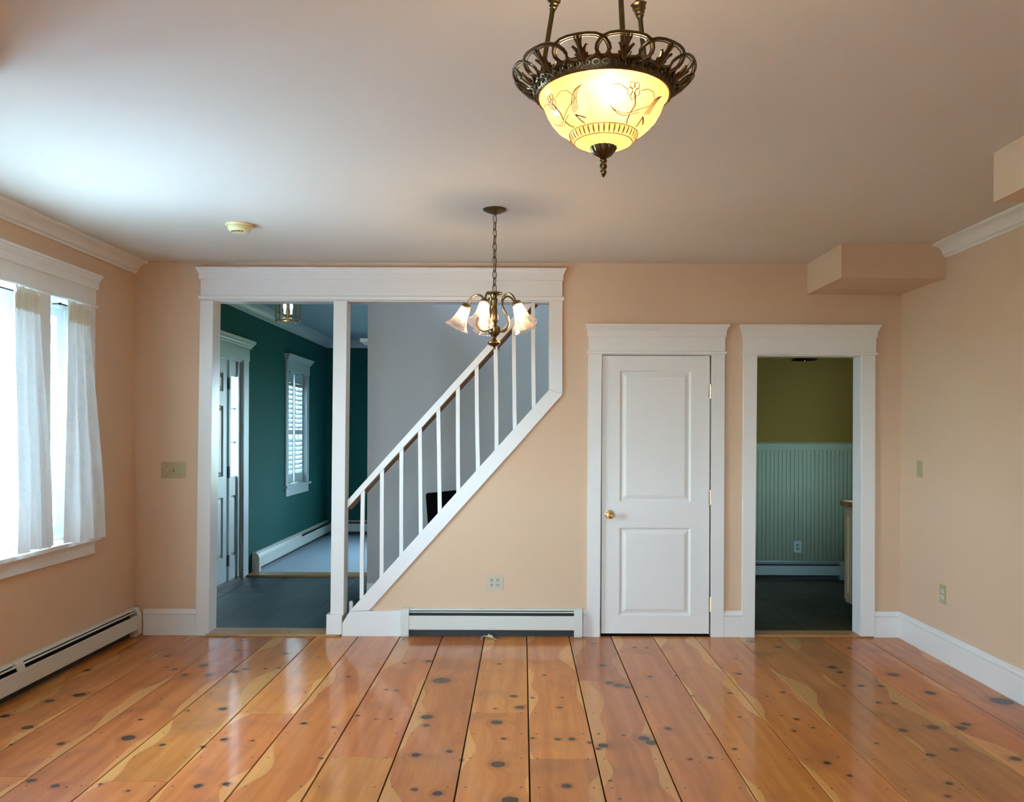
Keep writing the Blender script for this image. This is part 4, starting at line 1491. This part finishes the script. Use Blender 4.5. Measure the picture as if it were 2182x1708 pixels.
fprof(MB(), K, 1.9, 3.44, [(0, zc_ - 0.012), (0.022, zc_ - 0.012), (0.030, zc_ - 0.006), (0.030, zc_), (0, zc_)]).build('cap_rail', M['bead'], wn)
cx0 = P(1804, 1281, 6.80)[0]
cab = thing('kitchen_cabinet', 'cream kitchen base cabinet at the right edge of the kitchen doorway', 'cabinet', (cx0 + 0.3, 6.5, 0))
MB().box(cx0, 3.42, 6.18, 6.83, 0.10, 0.895).build('body', M['cabinet'], cab, bevel=0.003)
MB().box(cx0 + 0.06, 3.42, 6.18, 6.80, 0.0, 0.10).build('toe_kick', M['heater_dark'], cab)
dm = MB()
LK = fr_right(cx0)
leaf_cells(dm, LK, 6.36, 6.80, 0.13, 0.87, [(6.42, 6.74, 0.19, 0.81)], 0.0, 0.018)
do = dm.build('cabinet_door', M['cabinet'], cab)
fbox(MB(), LK, 6.42, 6.74, 0, 0.008, 0.19, 0.81).build('panel', M['cabinet'], do)
MB().box(cx0 - 0.035, 3.43, 6.17, 6.86, 0.896, 0.938).build('worktop', M['block'])
tag(bpy.data.objects['worktop'], 'brown butcher block worktop end on the cream kitchen cabinet', 'worktop')
# pendant in the kitchen
px, pz = P(1714, 767, 7.3)
pd = thing('pendant_lamp', 'dark shallow pendant lamp just visible at the top of the kitchen doorway', 'lamp', (px, 7.3, 2.74))
MB().lathe([(0.0, 0.012), (0.012, 0.014), (0.03, 0.022), (0.09, 0.014), (0.110, 0.004), (0.112, -0.001), (0.106, 0.0), (0.07, 0.008), (0.0, 0.010)], px, 7.3, pz, 28).build('shade', M['black'], pd, smooth=True)
MB().lathe([(0.008, -0.014), (0.010, -0.006), (0.006, 0.012)], px, 7.3, pz, 12).build('finial', M['antique'], pd, smooth=True)
MB().tube([(px, 7.3, pz + 0.02), (px, 7.3, 2.72)], 0.004, 8).build('stem', M['black'], pd)
MB().lathe([(0.055, 0.0), (0.055, 0.012), (0.03, 0.02)], px, 7.3, 2.72, 20).build('ceiling_rose', M['black'], pd)

# ------------------------------------------------------------------ smoke detector
c = P(510, 482, 4.94)
sx_, sy_ = c[0], 4.94
sd = thing('smoke_detector', 'yellowed round smoke detector on the ceiling at left', 'smoke detector', (sx_, sy_, ZC))
MB().lathe([(0.080, 0.0), (0.082, -0.006), (0.078, -0.014), (0.066, -0.016)], sx_, sy_, ZC, 36).build('base_ring', M['smoke'], sd, smooth=True)
MB().lathe([(0.064, -0.014), (0.0665, -0.018), (0.065, -0.032), (0.058, -0.044), (0.042, -0.051), (0.020, -0.052), (0.0, -0.052)], sx_, sy_, ZC, 36).build('cover', M['smoke'], sd, smooth=True)
m = MB()
for i in range(5):
    a = -2.2 + i * 0.32
    m.box(sx_ + 0.047 * math.cos(a) - 0.006, sx_ + 0.047 * math.cos(a) + 0.006, sy_ + 0.047 * math.sin(a) - 0.003, sy_ + 0.047 * math.sin(a) + 0.003, ZC - 0.0515, ZC - 0.045)
m.build('vents', M['slot'], sd)
MB().lathe([(0.0045, -0.045), (0.0045, -0.056), (0.003, -0.058)], sx_ - 0.035, sy_ - 0.035, ZC, 10).build('test_button', M['smoke'], sd)

# ------------------------------------------------------------------ hall lantern
hl_y = 7.35
hx, hz = P(613.5, 683, hl_y)
hl = thing('hall_lantern', 'small brass hall lantern with glass sides and warm bulbs', 'lantern', (hx, hl_y, ZH))
w = 0.088
H = 0.235
rot = math.radians(28)


def R2(x, y):
    return (hx + x * math.cos(rot) - y * math.sin(rot), hl_y + x * math.sin(rot) + y * math.cos(rot))


cn = [R2(sx * w, sy * w) for sx, sy in ((-1, -1), (1, -1), (1, 1), (-1, 1))]
m = MB()
for (x, y) in cn:
    m.tube([(x, y, hz), (x, y, hz + H)], 0.0042, 8)
    m.lathe([(0.0, -0.012), (0.006, -0.008), (0.006, -0.002), (0.003, 0.0)], x, y, hz, 10)
for i in range(4):
    a, b = cn[i], cn[(i + 1) % 4]
    m.tube([(a[0], a[1], hz + 0.008), (b[0], b[1], hz + 0.008)], 0.0038, 8)
    m.tube([(a[0], a[1], hz + H), (b[0], b[1], hz + H)], 0.005, 8)
m.build('frame', M['brass'], hl)
for i in range(4):
    a, b = cn[i], cn[(i + 1) % 4]
    MB().add([(a[0], a[1], hz + 0.010), (b[0], b[1], hz + 0.010), (b[0], b[1], hz + H), (a[0], a[1], hz + H)], [(0, 1, 2, 3)]).build('glass_side', M['pane'], hl)
m = MB()
m.tube([(cn[0][0], cn[0][1], hz + 0.006), (cn[2][0], cn[2][1], hz + 0.006)], 0.0035, 8)
m.tube([(cn[1][0], cn[1][1], hz + 0.006), (cn[3][0], cn[3][1], hz + 0.006)], 0.0035, 8)
m.lathe([(0.008, -0.010), (0.010, 0.0), (0.006, 0.02), (0.006, 0.05), (0.02, 0.055), (0.02, 0.06)], hx, hl_y, hz, 14)
m.build('bulb_holder', M['brass'], hl)
for dx in (-0.028, 0.03):
    x, y = R2(dx, 0)
    MB().lathe([(0.006, 0.06), (0.008, 0.10), (0.0135, 0.125), (0.010, 0.15), (0.002, 0.175)], x, y, hz, 14).build('bulb', M['bulb_hall'], hl, smooth=True)
m = MB()
m.loops([[(x, y, hz + H) for x, y in cn], [(hx + (x - hx) * 0.35, hl_y + (y - hl_y) * 0.35, hz + H + 0.05) for x, y in cn]])
m.tube([(hx, hl_y, hz + H + 0.04), (hx, hl_y, ZH - 0.01)], 0.006, 8)
m.lathe([(0.05, 0), (0.05, -0.01), (0.02, -0.025)], hx, hl_y, ZH, 20)
m.build('canopy', M['brass'], hl)


# ------------------------------------------------------------------ five-shade chandelier
def chandelier():
    cy_ = 4.59
    X, _ = P(1053.5, 690, cy_)
    z = lambda v: P(1053, v, cy_)[1]
    cxc, _ = P(1051, 450, cy_)
    ch = thing('chandelier', 'brass chandelier with five bell-shaped glass shades hanging by a chain in front of the stairs', 'chandelier', (X, cy_, ZC))
    zt_ = ZC
    MB().lathe([(0.066, zt_), (0.067, zt_ - 0.003), (0.062, zt_ - 0.008), (0.040, zt_ - 0.018), (0.018, zt_ - 0.026), (0.010, zt_ - 0.030), (0.008, zt_ - 0.036)], X, cy_, 0, 32)\
        .build('ceiling_canopy', M['bronze'], ch, smooth=True)
    # chain
    zb_ = z(622)
    ztop = zt_ - 0.036
    n = 11
    pitch = (ztop - zb_) / n
    for i in range(n):
        zc = ztop - pitch * (i + 0.5)
        hl_ = pitch * 0.5 + 0.006
        pts = []
        wd = 0.0115
        for k in range(16):
            a = 2 * PI * k / 16
            aa = wd * math.cos(a)
            bb = hl_ * math.copysign(abs(math.sin(a)) ** 0.8, math.sin(a))
            tw = 0.6 + (PI / 2 if i % 2 else 0)
            pts.append((X + aa * math.cos(tw), cy_ + aa * math.sin(tw), zc + bb))
        MB().tube(pts, 0.0026, 6, closed=True).build('chain_link', M['bronze'], ch, smooth=True)
    MB().tube([(X + 0.002 * math.sin(i), cy_ + 0.002, ztop - (ztop - zb_) * i / 12) for i in range(13)], 0.0016, 6).build('cord', M['bronze'], ch)
    col = [(0.0, 620), (0.006, 620), (0.010, 621.5), (0.043, 623), (0.0445, 625), (0.040, 627), (0.014, 630), (0.012, 634), (0.018, 637), (0.0175, 642), (0.013, 646),
           (0.014, 655), (0.017, 668), (0.0205, 678), (0.021, 683), (0.014, 688), (0.012, 691), (0.019, 694), (0.030, 696), (0.036, 697.5), (0.036, 707), (0.034, 709),
           (0.026, 713), (0.014, 717), (0.012, 720), (0.020, 724), (0.036, 728.5), (0.0395, 731), (0.030, 735), (0.010, 738), (0.006, 739), (0.007, 741), (0.006, 743.5), (0.0, 745)]
    MB().lathe([(rr, z(v)) for rr, v in col], X, cy_, 0, 28, mod=lambda k, a: 1 + (0.05 * math.cos(12 * a) if 9 < k < 15 else 0)).build('column', M['antique'], ch, smooth=True)
    arm = [(0.034, 2.062), (0.060, 2.058), (0.088, 2.074), (0.100, 2.105), (0.088, 2.140), (0.068, 2.172), (0.055, 2.205), (0.057, 2.235), (0.075, 2.256), (0.100, 2.260), (0.126, 2.246), (0.143, 2.222), (0.150, 2.206)]
    # smooth the arm
    sm = []
    for i in range(len(arm) - 1):
        p0, p1, p2, p3 = arm[max(i - 1, 0)], arm[i], arm[i + 1], arm[min(i + 2, len(arm) - 1)]
        for k in range(4):
            t = k / 4
            sm.append(tuple(0.5 * ((2 * p1[j]) + (-p0[j] + p2[j]) * t + (2 * p0[j] - 5 * p1[j] + 4 * p2[j] - p3[j]) * t * t + (-p0[j] + 3 * p1[j] - 3 * p2[j] + p3[j]) * t ** 3) for j in (0, 1)))
    sm.append(arm[-1])
    for deg in (180, 108, 252, 36, 324):
        a = math.radians(deg)
        ca, sa = math.cos(a), math.sin(a)
        MB().tube([(X + r_ * ca, cy_ + r_ * sa, z_) for r_, z_ in sm], 0.0052, 8).build('arm', M['antique'], ch, smooth=True)
        tilt = math.radians(25)
        ax = Vector((math.sin(tilt) * ca, math.sin(tilt) * sa, -math.cos(tilt)))
        org = Vector((X + 0.150 * ca, cy_ + 0.150 * sa, 2.210))
        e1 = Vector((-sa, ca, 0))
        e2 = ax.cross(e1)

        def T(p):
            return tuple(org + e1 * p[0] + e2 * p[1] + ax * p[2])
        MB().lathe([(0.0, -0.002), (0.010, 0.0), (0.022, 0.004), (0.026, 0.012), (0.026, 0.026), (0.023, 0.028), (0.0, 0.028)], n=20, fn=T).build('socket_cup', M['antique'], ch, smooth=True)
        for k in range(3):
            b = 2 * PI * k / 3 + 0.5
            MB().tube([T((0.024 * math.cos(b), 0.024 * math.sin(b), 0.020)), T((0.034 * math.cos(b), 0.034 * math.sin(b), 0.020))], 0.0028, 6).build('thumb_screw', M['antique'], ch)
        prof = [(0.0255, 0.016), (0.027, 0.030), (0.030, 0.050), (0.034, 0.072), (0.039, 0.094), (0.046, 0.114), (0.055, 0.130), (0.064, 0.141), (0.069, 0.146)]
        sh = MB().lathe_open(prof, 48, T, lambda k, q: 1 + 0.012 * math.cos(24 * q))
        so = sh.build('glass_shade', M['shade'], ch, smooth=True)
        MB().tube([T((0.069 * math.cos(2 * PI * k / 32), 0.069 * math.sin(2 * PI * k / 32), 0.146)) for k in range(32)], 0.0016, 6, closed=True).build('shade_rim', M['shade'], so, smooth=True)
        MB().lathe([(0.008, 0.028), (0.009, 0.040), (0.010, 0.052), (0.013, 0.064), (0.015, 0.075), (0.014, 0.086), (0.008, 0.093), (0.0, 0.095)], n=20, fn=T).build('bulb', M['bulb_small'], ch, smooth=True)


chandelier()


# ------------------------------------------------------------------ bowl pendant with openwork rim
def bowl():
    cy_ = 1.90
    X, _ = P(1286, 205, cy_)
    bl = thing('bowl_chandelier', 'large bronze pendant lamp with openwork scalloped rim and lit amber glass bowl', 'chandelier', (X, cy_, ZC))
    Z0 = 2.268                                      # glass rim
    pr = [(0.149, 0.0), (0.1485, -0.006), (0.141, -0.013), (0.138, -0.022), (0.131, -0.040), (0.121, -0.057), (0.108, -0.072), (0.094, -0.082), (0.084, -0.087),
          (0.0785, -0.089), (0.077, -0.094), (0.073, -0.101), (0.067, -0.107), (0.062, -0.108), (0.056, -0.112), (0.036, -0.117), (0.018, -0.118)]

    def mod(k, a):
        if 10 <= k <= 12:
            return 1 + 0.012 * abs(math.cos(22 * a))
        return 1
    # double wall for the glass
    m = MB()
    m.lathe_open([(r_, Z0 + z_) for r_, z_ in pr], 264, lambda p: (p[0] + X, p[1] + cy_, p[2]), mod)
    g = m.build('glass_bowl', M['amber'], bl, smooth=True, angle=60)
    MB().tube([(X + 0.149 * math.cos(2 * PI * k / 64), cy_ + 0.149 * math.sin(2 * PI * k / 64), Z0 + 0.001) for k in range(64)], 0.0028, 8, closed=True).build('glass_lip', M['amber'], g, smooth=True)

    def on(a, t, off=0.0006):
        """point on the bowl: a = angle, t = index along profile"""
        i = int(min(max(t, 0), len(pr) - 2))
        f = t - i
        r_ = pr[i][0] * (1 - f) + pr[i + 1][0] * f + off
        z_ = pr[i][1] * (1 - f) + pr[i + 1][1] * f
        return (X + r_ * math.cos(a), cy_ + r_ * math.sin(a), Z0 + z_)
    # raised vines and flowers
    for k in range(4):
        a0_ = math.radians(-135 + 90 * k + 62 + 11)
        m = MB()

        def crv(pts, r_=0.0009):
            m.tube([on(a0_ + math.radians(da), t) for da, t in pts], r_, 5)
        crv([(-26, 5.6), (-18, 6.2), (-8, 6.4), (0, 6.1), (8, 5.6), (18, 5.0), (30, 4.2)])
        crv([(-24, 5.8), (-16, 6.5), (-6, 6.7), (2, 6.3), (12, 5.8)])
        crv([(0, 6.1), (2, 5.2), (-1, 4.4), (-3, 4.0)], 0.0016)
        crv([(0, 6.3), (1, 7.0), (2, 7.6), (5, 8.2)], 0.0016)
        crv([(4, 3.6), (12, 3.2), (20, 3.3), (27, 4.1)])
        crv([(-10, 3.8), (-18, 3.3), (-26, 3.3)])
        for pa_ in range(5):
            b = 2 * PI * pa_ / 5 + 0.3
            cyc = []
            for q in range(10):
                w_ = 2 * PI * q / 10
                cyc.append(on(a0_ + math.radians(-4 + 4.2 * math.cos(b) + 2.4 * math.cos(w_)), 3.7 + 0.62 * math.sin(b) + 0.42 * math.sin(w_)))
            m.tube(cyc, 0.0009, 5, closed=True)
        m.build('etched_flower', M['etch'], g, smooth=True)
    for k in range(4):
        a0_ = math.radians(-135 + 90 * k + 18)
        m = MB()
        for j in range(4):
            m.tube([on(a0_ + math.radians(-14 + j * 2.2 + 9 * q * q), 5.9 - 3.4 * q + 0.9 * q * q - 0.12 * j) for q in [i / 8 for i in range(9)]], 0.0009, 5)
        m.tube([on(a0_ + math.radians(-14 + 12 * q), 6.1 + 0.8 * q) for q in [i / 6 for i in range(7)]], 0.0018, 5)
        m.tube([on(a0_ + math.radians(-14 + 6 * q), 6.1 + 2.0 * q) for q in [i / 6 for i in range(7)]], 0.0016, 5)
        m.build('etched_leaf', M['etch'], g, smooth=True)
    m = MB()
    for k in range(40):
        a = 2 * PI * (k + 0.5) / 40
        m.tube([on(a, t, 0.0004) for t in (9.3, 10, 10.6, 11.2, 11.8)], [0.0006, 0.0017, 0.0019, 0.0017, 0.0006], 6)
    m.tube([on(2 * PI * k / 64, 12.2) for k in range(64)], 0.0012, 5, closed=True)
    m.tube([on(2 * PI * k / 64, 9.0) for k in range(64)], 0.0010, 5, closed=True)
    rb = m.build('glass_ribs', M['etch'], g, smooth=True)
    rb['kind'] = 'stuff'
    # metal ring that holds the glass
    MB().lathe_open([(0.149, Z0 + 0.004), (0.153, Z0 - 0.003), (0.157, Z0 + 0.002), (0.160, Z0 + 0.012), (0.163, Z0 + 0.016), (0.168, Z0 + 0.021), (0.166, Z0 + 0.024), (0.158, Z0 + 0.020),
                     (0.150, Z0 + 0.010), (0.149, Z0 + 0.004)], 96, lambda p: (p[0] + X, p[1] + cy_, p[2]),
                    lambda k, a: 1 + (0.006 * abs(math.sin(24 * a)) if 4 <= k <= 6 else 0)).build('rim_ring', M['bronze'], bl, smooth=True)
    nb = 120
    m = MB()
    for k in range(nb):
        a = 2 * PI * k / nb
        m.lathe([(0.0, -0.0028), (0.0024, -0.0012), (0.0024, 0.0012), (0.0, 0.0028)], X + 0.1535 * math.cos(a), cy_ + 0.1535 * math.sin(a), Z0 - 0.001, 6)
    bd = m.build('beading', M['bronze'], bl, smooth=True)
    bd['kind'] = 'stuff'

    m = MB()
    for k in range(48):
        a = 2 * PI * (k + 0.5) / 48
        c_ = Vector((X + 0.1612 * math.cos(a), cy_ + 0.1612 * math.sin(a), Z0 + 0.0095))
        e_ = Vector((-math.sin(a), math.cos(a), 0))
        u_ = Vector((math.cos(a) * 0.35, math.sin(a) * 0.35, 0.94))
        m.tube([c_ + e_ * (0.0075 * math.cos(2 * PI * q / 10)) + u_ * (0.0055 * math.sin(2 * PI * q / 10)) for q in range(10)], 0.0022, 5, closed=True)
        m.tube([c_ - u_ * 0.008, c_ + u_ * 0.007], [0.0028, 0.0016], 5)
    og = m.build('ring_ornament', M['bronze'], bl, smooth=True)
    og['kind'] = 'stuff'

    def cone(a, h, off=0.0):
        r_ = 0.163 + 0.046 * h ** 1.0 + off
        z_ = Z0 + 0.016 + 0.024 * h + 0.010 * h * h
        return (X + r_ * math.cos(a), cy_ + r_ * math.sin(a), z_)
    base = math.radians(-90 + 9)
    half = [(-13.6, -0.02), (-15.8, 0.10), (-18.6, 0.25), (-19.8, 0.42), (-19.0, 0.60), (-17.0, 0.76), (-14.6, 0.87), (-11.0, 0.955), (-6.0, 0.995), (0.0, 1.0)]
    full = half + [(-a, h) for a, h in half[::-1][1:]]
    for k in range(12):
        a = base + 2 * PI * k / 12
        o = MB()
        o.tube([cone(a + math.radians(da), h) for da, h in full], [0.0030] * 3 + [0.0034] * (len(full) - 6) + [0.0030] * 3, 7)
        o.tube([cone(a + math.radians(da * 0.93), h * 0.93 + 0.01, -0.0035) for da, h in full], 0.0016, 5)
        o.build('scallop', M['bronze'], bl, smooth=True)
        # acanthus leaf between
        lf = MB()
        lf.tube([cone(a, h, 0.0) for h in (0.0, 0.2, 0.4, 0.6, 0.8, 0.98)], [0.0055, 0.0060, 0.0065, 0.0050, 0.0042, 0.0030], 8)
        for sgn in (-1, 1):
            lf.tube([cone(a + sgn * math.radians(d_), h, 0.001) for d_, h in ((0.4, 0.05), (1.6, 0.25), (3.0, 0.48), (4.6, 0.62), (5.4, 0.58))], [0.005, 0.0045, 0.0038, 0.0028, 0.0010], 7)
            lf.tube([cone(a + sgn * math.radians(d_), h, 0.001) for d_, h in ((0.4, 0.0), (2.2, 0.10), (3.8, 0.26), (4.8, 0.30))], [0.005, 0.0042, 0.003, 0.0010], 7)
            lf.tube([cone(a + sgn * math.radians(d_), h, 0.001) for d_, h in ((0.2, 0.5), (1.0, 0.72), (2.2, 0.90))], [0.004, 0.0035, 0.002], 7)
            lf.tube([cone(a + sgn * math.radians(d_), h, 0.002) for d_, h in ((3.6, 0.02), (6.5, 0.06), (9.0, 0.12), (10.6, 0.22), (10.2, 0.30))], [0.004, 0.0036, 0.0032, 0.0026, 0.0018], 6)
        lf.build('acanthus_leaf', M['bronze'], bl, smooth=True)
    # finial
    fp = [(0.0, -0.105), (0.012, -0.108), (0.029, -0.1150), (0.0305, -0.118), (0.028, -0.124), (0.019, -0.136), (0.009, -0.142), (0.006, -0.145), (0.0085, -0.147), (0.0085, -0.150),
          (0.0060, -0.153), (0.0085, -0.158), (0.0088, -0.164), (0.0055, -0.169), (0.0075, -0.172), (0.0078, -0.175), (0.0035, -0.184), (0.0, -0.187)]
    MB().lathe([(r_, Z0 + z_) for r_, z_ in fp], X, cy_, 0, 48, mod=lambda k, a: 1 + (0.05 * math.cos(16 * a) if 2 <= k <= 5 else 0)).build('finial', M['bronze'], bl, smooth=True)
    # rods: three bars that lean inwards to a hub under the ceiling
    for deg, jr in ((-80, 0.112), (160, 0.122), (40, 0.100)):
        a = math.radians(deg)
        p0 = Vector((X + 0.160 * math.cos(a), cy_ + 0.160 * math.sin(a), Z0 + 0.016))
        p1 = Vector((X + 0.125 * math.cos(a), cy_ + 0.125 * math.sin(a), 2.488))
        o = MB().tube([p0, p1], 0.0060, 10)
        dd_ = (p1 - p0).normalized()
        o.tube([p0 + dd_ * q for q in (-0.004, 0.004, 0.006, 0.016, 0.018)], [0.010, 0.010, 0.0085, 0.0085, 0.006], 12)
        o.tube([p1 + dd_ * q for q in (0.0, 0.004, 0.006, 0.012, 0.014, 0.020, 0.022, 0.030, 0.034, 0.042)], [0.007, 0.0075, 0.010, 0.010, 0.0125, 0.0125, 0.016, 0.016, 0.020, 0.010], 14)
        o.build('rod', M['bronze'], bl, smooth=True)
        p2 = p1 + dd_ * 0.040
        hub = Vector((X + 0.022 * math.cos(a), cy_ + 0.022 * math.sin(a), 2.66))
        MB().tube([p2, (p2 + hub) / 2 + Vector((0.01 * math.cos(a), 0.01 * math.sin(a), 0.02)), hub], 0.0045, 8).build('upper_arm', M['bronze'], bl, smooth=True)
    MB().lathe([(0.0, 2.63), (0.020, 2.635), (0.030, 2.655), (0.020, 2.675), (0.009, 2.685), (0.009, 2.70), (0.062, 2.712), (0.070, ZC - 0.004), (0.070, ZC)], X, cy_, 0, 32).build('ceiling_canopy', M['bronze'], bl, smooth=True)
    # bulbs
    MB().tube([(X, cy_, Z0 - 0.11), (X, cy_, Z0 + 0.03)], 0.005, 8).lathe([(0.03, Z0 + 0.028), (0.03, Z0 + 0.032)], X, cy_, 0, 16).build('bulb_holder', M['antique'], bl)
    for deg in (-88, 32, 152):
        a = math.radians(deg)
        br_ = 0.098 if deg == -88 else 0.062
        bx_, by_ = X + br_ * math.cos(a), cy_ + br_ * math.sin(a)
        MB().lathe([(0.0, -0.046), (0.012, -0.043), (0.019, -0.034), (0.021, -0.020), (0.017, -0.004), (0.011, 0.012), (0.011, 0.026)], bx_, by_, Z0, 18).build('bulb', M['bulb_bowl'], bl, smooth=True)


bowl()

# ------------------------------------------------------------------ outdoors
M['asphalt'] = simple('dark_grey_asphalt', (0.055, 0.056, 0.062), 0.9, var=0.2)
dv = MB().box(-10.5, 60, -40, 16, -0.5, -0.36).build('added_dark_ground', M['asphalt'])  # unseen dark ground added to limit bounced light and green cast on the ceiling
tag(dv, 'dark ground around the house, out of view, added to cut light bounced inside', 'ground', kind='structure')
gd = MB().box(-60, -10.5, -40, 60, -0.5, -0.35).box(-10.5, 60, 16, 60, -0.5, -0.35).build('ground_outside', M['lawn'])
tag(gd, 'green lawn outside the left window', 'ground', kind='structure')
pt_ = MB().box(-10.5, XL - 0.3, -6, 16, -0.35, -0.30).build('patio_outside', M['patio'])
tag(pt_, 'pale patio paving outside the left wall', 'ground', kind='structure')
rf = MB().box(XL - 0.18, 3.8, -2.4, YF + 0.4, 5.35, 5.45).build('roof', M['roof'])
tag(rf, 'flat upper roof over the house', 'roof', kind='structure')

nh = thing('neighbour_house', 'lavender grey sided neighbouring house seen through the narrow right pane', 'house', (-14.6, 26, -0.35))
z = -0.35
bm_ = MB().box(-18.4, -13.0, 26.05, 32, -0.35, 6.4)
bm_.build('walls', M['siding'], nh)
k = 0
while z < 6.3:
    MB().prism([(26.0, z), (26.05, z), (26.05, z + 0.2), (26.03, z + 0.2)], -18.4, -13.0, lambda a, b, h: (h, a, b)).build('siding_board', M['siding'], nh)
    z += 0.2
MB().prism([(-18.8, 6.4), (-12.6, 6.4), (-15.7, 9.2)], 25.7, 32.3, lambda a, b, h: (a, h, b)).build('roof', M['roof'], nh)
wv_ = MB()
for a, b in ((-15.2, -15.1), (-14.3, -14.2)):
    wv_.box(a, b, 25.93, 26.02, 3.2, 5.0)
wv_.box(-15.2, -14.2, 25.93, 26.02, 4.9, 5.05).box(-15.2, -14.2, 25.93, 26.02, 3.15, 3.25)
wv_.build('window_frame', M['trim'], nh)
MB().box(-15.1, -14.3, 25.97, 25.99, 3.25, 4.9).build('pane', M['black'], nh)


def shrub(x, y, h, w_, seed, label):
    rn = random.Random(seed)
    t_ = thing('shrub', label, 'shrub', (x, y, -0.35), group='garden shrubs outside the window')
    m = MB()
    for i in range(6):
        a = rn.uniform(0, 6.28)
        m.tube([(x, y, -0.36), (x + 0.15 * w_ * math.cos(a), y + 0.15 * w_ * math.sin(a), h * 0.3), (x + 0.4 * w_ * math.cos(a), y + 0.4 * w_ * math.sin(a), h * 0.7)], [0.05, 0.035, 0.015], 6)
    m.build('stem', M['bark'], t_)
    m = MB()
    for i in range(2600):
        u_ = rn.random()
        a = rn.uniform(0, 2 * PI)
        zz = -0.35 + (h + 0.35) * (0.05 + 0.95 * u_)
        rr = w_ * math.sqrt(max(0.0, 1 - ((u_ - 0.45) / 0.58) ** 2)) * rn.uniform(0.7, 1.05)
        c = Vector((x + rr * math.cos(a), y + rr * math.sin(a), zz))
        d1 = Vector((rn.gauss(0, 1), rn.gauss(0, 1), rn.gauss(0, 1))).normalized()
        d2 = d1.orthogonal().normalized()
        s_ = rn.uniform(0.07, 0.13)
        m.add([c - d1 * s_, c + d2 * s_ * 0.5, c + d1 * s_, c - d2 * s_ * 0.5], [(0, 1, 2, 3)])
    m.build('foliage', M['leaf'], t_, recalc=False)['kind'] = 'stuff'


shrub(-12.3, 20.5, 3.6, 1.3, 1, 'tall green shrub left of the neighbouring house, behind the middle pane')
shrub(-9.9, 17.5, 2.6, 1.0, 2, 'green shrub in front of the neighbouring house, behind the narrow pane')
shrub(-13.4, 17.4, 3.4, 1.4, 3, 'broad green shrub furthest left in the garden')
shrub(-8.2, 14.6, 1.2, 0.9, 5, 'low green shrub nearest to the house outside')
fe = thing('garden_fence', 'blue grey garden fence with rails outside the window', 'fence', (-8.6, 12.5, -0.35))
for i in range(9):
    a = -12.4 + 0.95 * i
    MB().box(a - 0.05, a + 0.05, 13.0, 13.1, -0.35, 1.15).build('post', M['bluewood'], fe)
for z in (0.15, 0.98):
    MB().box(-12.4, -4.8, 12.97, 13.0, z, z + 0.09).build('rail', M['bluewood'], fe)
for i in range(50):
    a = -12.3 + 0.15 * i
    MB().box(a - 0.02, a + 0.02, 13.0, 13.02, 0.24, 0.98).build('picket', M['bluewood'], fe)
